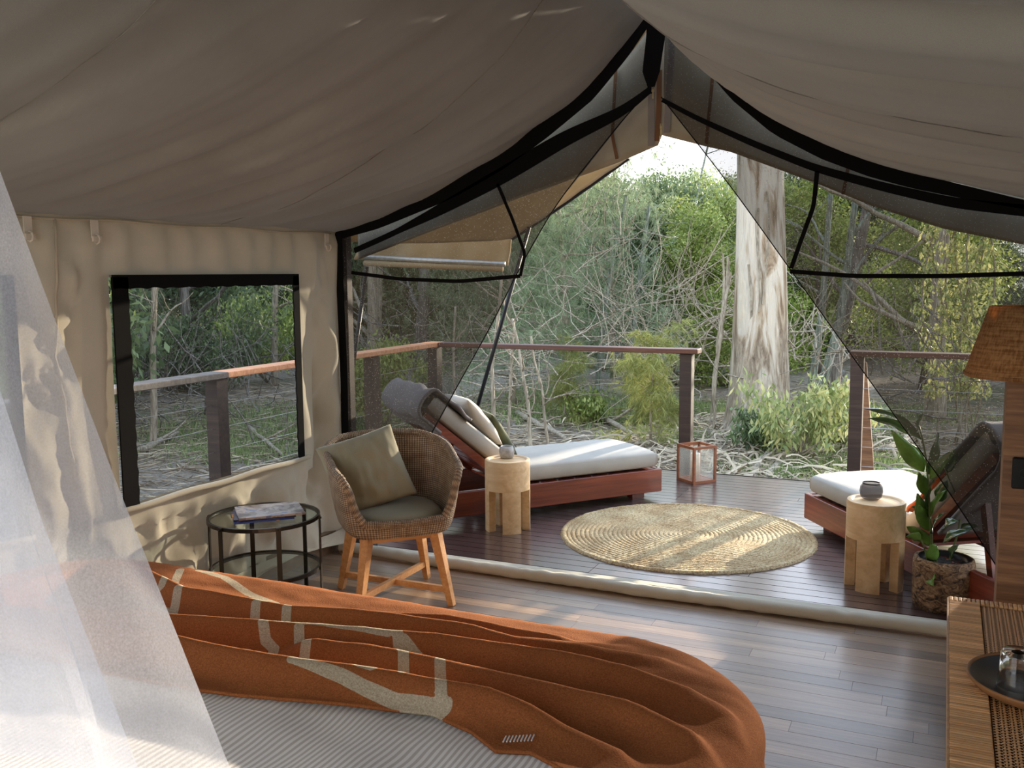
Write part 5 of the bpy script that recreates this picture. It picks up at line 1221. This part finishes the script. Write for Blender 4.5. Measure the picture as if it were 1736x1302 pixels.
shrub_at(380, 13.0, 1.5, 1.3, 5000, 'dark spreading shrub in the window view behind the rail post', 'leafd', .09, .035, seed=8)
shrub_at(290, 12.5, 1.3, 1.1, 4000, 'mid-green spreading shrub in the left half of the window view', 'leafd', .09, .035, seed=9)
shrub_at(455, 14.5, 1.8, 1.4, 5000, 'mid-green shrub in the right corner of the window view', 'leafb', .08, .03, seed=10)
# vines at the right
vx = onray(1615, 12.5)
vt = thing('hanging_vine', 'yellow-green vines trailing down behind the right mesh', 'vine', (vx, 12.5, gz(vx, 12.5))); mb = MB(); C = []; R = []
for i in range(8):
    x0 = rnd.uniform(-.3, .3); P = [(x0 + .12 * math.sin(z * 2 + i), rnd.uniform(-.1, .1), z) for z in np.linspace(0, 3.1, 14)]; mb.tube(P, .012, 5)
    for p in P[3:]: C.append(p); R.append(.13)
mb.build('stems', 'palebark', vt, True, kind='stuff'); v, f = leaves(C, R, 4500, .07, .03, .8, 14); obj('foliage', mesh_of('foliage', v, f, 'leafs'), vt, kind='stuff')
# ---- fallen logs and big branches
def log(pa, pb, r, label, mat='greybark', name='fallen_log', group=None, seed=1):
    a, b = G(*pa, -.42), G(*pb, -.42); a[2] = gz(a[0], a[1]) + r * .7; b[2] = gz(b[0], b[1]) + r * .8; rr = random.Random(seed); n = 9; P = []
    for i in range(n): t = i / (n - 1); p = a * (1 - t) + b * t; P.append((p[0] + rr.uniform(-1, 1) * r * .5, p[1] + rr.uniform(-1, 1) * r * .5, p[2] + rr.uniform(0, 1) * r * .5))
    c = P[0]; t_ = thing(name, label, 'log' if name == 'fallen_log' else 'branch', c, 0, group); mb = MB(); mb.tube([tuple(np.array(p) - np.array(c)) for p in P], list(np.linspace(r, r * .6, n)), 9); mb.build('log_wood', mat, t_, True)
    if name != 'fallen_log':
        P2, q2 = limb(np.array(P[4]) - np.array(c), (b - a) / np.linalg.norm(b - a) + np.array([.2, .5, .3]), np.linalg.norm(b - a) * .45, r * .5, seed, .2, 6); MB().tube(P2, q2, 6).build('side_twig', mat, t_, True)
log((992, 622), (1065, 634), .13, 'pale fallen log beyond the shrubs, left of the middle post', 'palebark')
log((1120, 640), (1165, 655), .10, 'short fallen log end beside the middle railing post', 'palebark')
log((1225, 650), (1262, 655), .10, 'sawn pale log lying left of the gum tree', 'palebark')
log((1430, 640), (1345, 690), .07, 'fallen grey log under the trees right of the gum', 'greybark', seed=4)
BRs = [((1190, 745), (1300, 690)), ((1220, 790), (1330, 735)), ((1290, 805), (1370, 752)), ((1350, 780), (1330, 700)), ((1385, 790), (1368, 690)), ((1000, 690), (1080, 735)), ((1060, 745), (1140, 715)), ((1165, 770), (1260, 760)), ((880, 700), (960, 735)), ((1240, 770), (1290, 700)), ((1190, 720), (1250, 742)), ((1500, 760), (1560, 730)), ((1040, 760), (1130, 770)), ((1310, 760), (1420, 745)), ((1270, 810), (1300, 770)), ((300, 780), (380, 800)), ((420, 720), (480, 760)), ((240, 760), (300, 730))]
BLB = ['at the left foot of the gum', 'nearest the lantern, pointing at the gum', 'just beyond the deck edge gap', 'leaning upright into the drooping shrub', 'leaning upright at the right of the shrub', 'in the litter left of the lounger cushions', 'behind the foot of the left lounger', 'just right of the lantern top', 'among the pale saplings', 'propped against the gum roots', 'left of the gum roots, short', 'beyond the right stool, near the rail', 'beyond the mattress edge, low', 'across the litter in front of the right post', 'small one beside the deck edge', 'low in the window view, centre', 'in the window view right of the post', 'in the window view, far left']
for i, (a, b) in enumerate(BRs): log(a, b, .022 + .012 * (i % 3), 'bleached fallen branch ' + BLB[i], 'palebark', 'fallen_branch', 'fallen branches in the bark litter', 20 + i)
# ---- thicket of bare twigs and big bark strips
def bare_twigs(zones, n, seed):
    rr = random.Random(seed); mb = MB()
    for i in range(n):
        px, py, Y, sp_, r0 = zones[i % len(zones)]; p = AY(px + rr.gauss(0, sp_), py + rr.gauss(0, sp_ * .5), Y + rr.uniform(-1, 1)); p[2] = max(p[2], gz(p[0], p[1]))
        P, q = limb(p, (rr.uniform(-1, 1), rr.uniform(-.5, .5), rr.uniform(-.2, 1)), rr.uniform(.5, 2.), r0 * rr.uniform(.5, 1.2), seed + i, .38, 7); mb.tube(P, q, 4, caps=False)
    return mb
tw_ = bare_twigs([(900, 600, 12.5, 60, .012), (950, 500, 13.5, 70, .010), (1040, 560, 14, 80, .012), (1140, 590, 14.5, 60, .012), (1120, 640, 13, 60, .010), (1180, 520, 16, 60, .014), (1000, 430, 14, 80, .009), (1380, 600, 14, 50, .012)], 420, 300)
tag(tw_.build('twig_thicket', 'palebark', None), 'tangle of pale bare twigs in front of the green trees', 'twigs', kind='stuff')
tw_ = bare_twigs([(240, 640, 11, 60, .012), (400, 600, 12, 80, .012), (330, 720, 10, 90, .012), (680, 600, 12, 50, .012), (1600, 620, 12, 80, .012)], 200, 900)
tag(tw_.build('twig_thicket', 'greybark', None), 'grey bare twigs seen through the window and mesh', 'twigs', kind='stuff')
def strips():
    r = np.random.default_rng(31); V = []; Fs = []; b = 0
    for i in range(520):
        px, py = r.normal(1270, 110), r.uniform(705, 815)
        if i % 4 == 0: px = r.uniform(850, 1560)
        g = G(px, py, -.45); L = r.uniform(.25, .95); w_ = r.uniform(.006, .022); a = r.random() * 2 * PI; bd = r.normal(0, .5); lf = abs(r.normal(0, .10)); z0 = r.uniform(.0, .10); n = 7; P = []
        for k in range(n):
            t = k / (n - 1) - .5; an = a + bd * t; x = g[0] + L * t * math.cos(an); y = max(7.55, g[1] + L * t * math.sin(an)); z = gz(x, y) + z0 + lf * t * (1 if i % 2 else -1) + .04 * math.sin(k + i); z = max(z, gz(x, y)); ww = w_ * (1 - abs(t) * 1.2)
            sx, sy_ = -math.sin(an) * ww, math.cos(an) * ww; V += [(x - sx, y - sy_, z), (x, y, z + w_ * .8), (x + sx, y + sy_, z)]
        for k in range(n - 1):
            for q in (0, 1): Fs.append((b + k * 3 + q, b + k * 3 + q + 1, b + k * 3 + q + 4, b + k * 3 + q + 3))
        b += n * 3
    return np.array(V), np.array(Fs)
v, f = strips(); tag(obj('bark_strips', mesh_of('bark_strips', v, f, 'stick')), 'curled strips of shed gum bark heaped round the tree base', 'bark', kind='stuff')
# ---- litter and grass
def sticks():
    n = 14000; r = np.random.default_rng(3); x = np.where(r.random(n) < .6, r.normal(-2.0, 2.4, n), r.uniform(-16, 4, n)); y = 7.6 + np.abs(r.normal(0, 4.5, n)) ** 1.05
    m = n // 3; x[:m] = r.uniform(-13, -4.6, m); y[:m] = r.uniform(2, 14, m)
    z = np.array([gz(a, b) for a, b in zip(x, y)]) + r.uniform(0, .06, n); a = r.random(n) * 2 * PI; L = r.uniform(.06, .42, n) * (1 + (r.random(n) < .1)); w_ = r.uniform(.003, .011, n); tl = r.normal(0, .12, n)
    d = np.stack([np.cos(a), np.sin(a), tl], 1); s = np.stack([-np.sin(a), np.cos(a), np.zeros(n)], 1); u = np.cross(s, d); c = np.stack([x, y, z], 1); bendv = s * (r.normal(0, .1, n) * L)[:, None]
    V = []
    for t, k in ((-.5, .6), (0, 1), (.5, .4)):
        p = c + d * (L * t)[:, None] + bendv * (1 - 4 * t * t) 
        for q in range(3): an = 2 * PI * q / 3; V.append(p + (s * math.cos(an) + u * math.sin(an)) * (w_ * k)[:, None])
    V = np.stack(V, 1).reshape(-1, 3); b = (np.arange(n) * 9)[:, None]; F_ = []
    for l in (0, 3):
        for q in range(3): F_.append(np.array([l + q, l + (q + 1) % 3, l + 3 + (q + 1) % 3, l + 3 + q])[None] + b)
    return V, np.concatenate(F_)
v, f = sticks(); tag(obj('bark_litter', mesh_of('bark_litter', v, f, 'stick')), 'grey twigs and bark strips littering the forest floor', 'litter', kind='stuff')
def grass():
    r = np.random.default_rng(9); n = 36000; pc = []
    for px, py, s_ in [(1350, 790, .7), (1280, 800, .5), (1420, 780, .7), (1130, 680, .9), (1000, 690, 1.2), (1080, 700, .9), (1180, 600, 1.5), (1210, 690, .6), (900, 700, 1.), (440, 700, 1.2), (400, 760, .8), (470, 730, 1.), (1500, 790, .6), (1420, 730, 1.), (1550, 700, 1.), (950, 670, 1.4), (330, 730, 1.), (650, 720, 1), (1150, 730, .7)]:
        g = G(px, py, -.45); pc.append((g[0], g[1], s_))
    pc = np.array(pc); k = r.integers(0, len(pc), n); x = pc[k, 0] + r.normal(0, 1, n) * pc[k, 2] * .55; y = pc[k, 1] + r.normal(0, 1, n) * pc[k, 2] * .5; m = y > 7.5; m |= x < -4.5; x, y = x[m], y[m]; n = len(x)
    z = np.array([gz(a, b) for a, b in zip(x, y)]); c = np.stack([x, y, z], 1); a = r.random(n) * 2 * PI; s = np.stack([np.cos(a), np.sin(a), np.zeros(n)], 1) * r.uniform(.004, .014, n)[:, None]
    tip = c + np.stack([r.normal(0, .04, n), r.normal(0, .04, n), r.uniform(.03, .12, n)], 1)
    return np.stack([c - s, c + s, tip], 1).reshape(-1, 3), np.arange(n * 3).reshape(n, 3)
v, f = grass(); tag(obj('grass', mesh_of('grass', v, f, 'grass')), 'patches of short green grass and weeds on the forest floor', 'grass', kind='stuff')
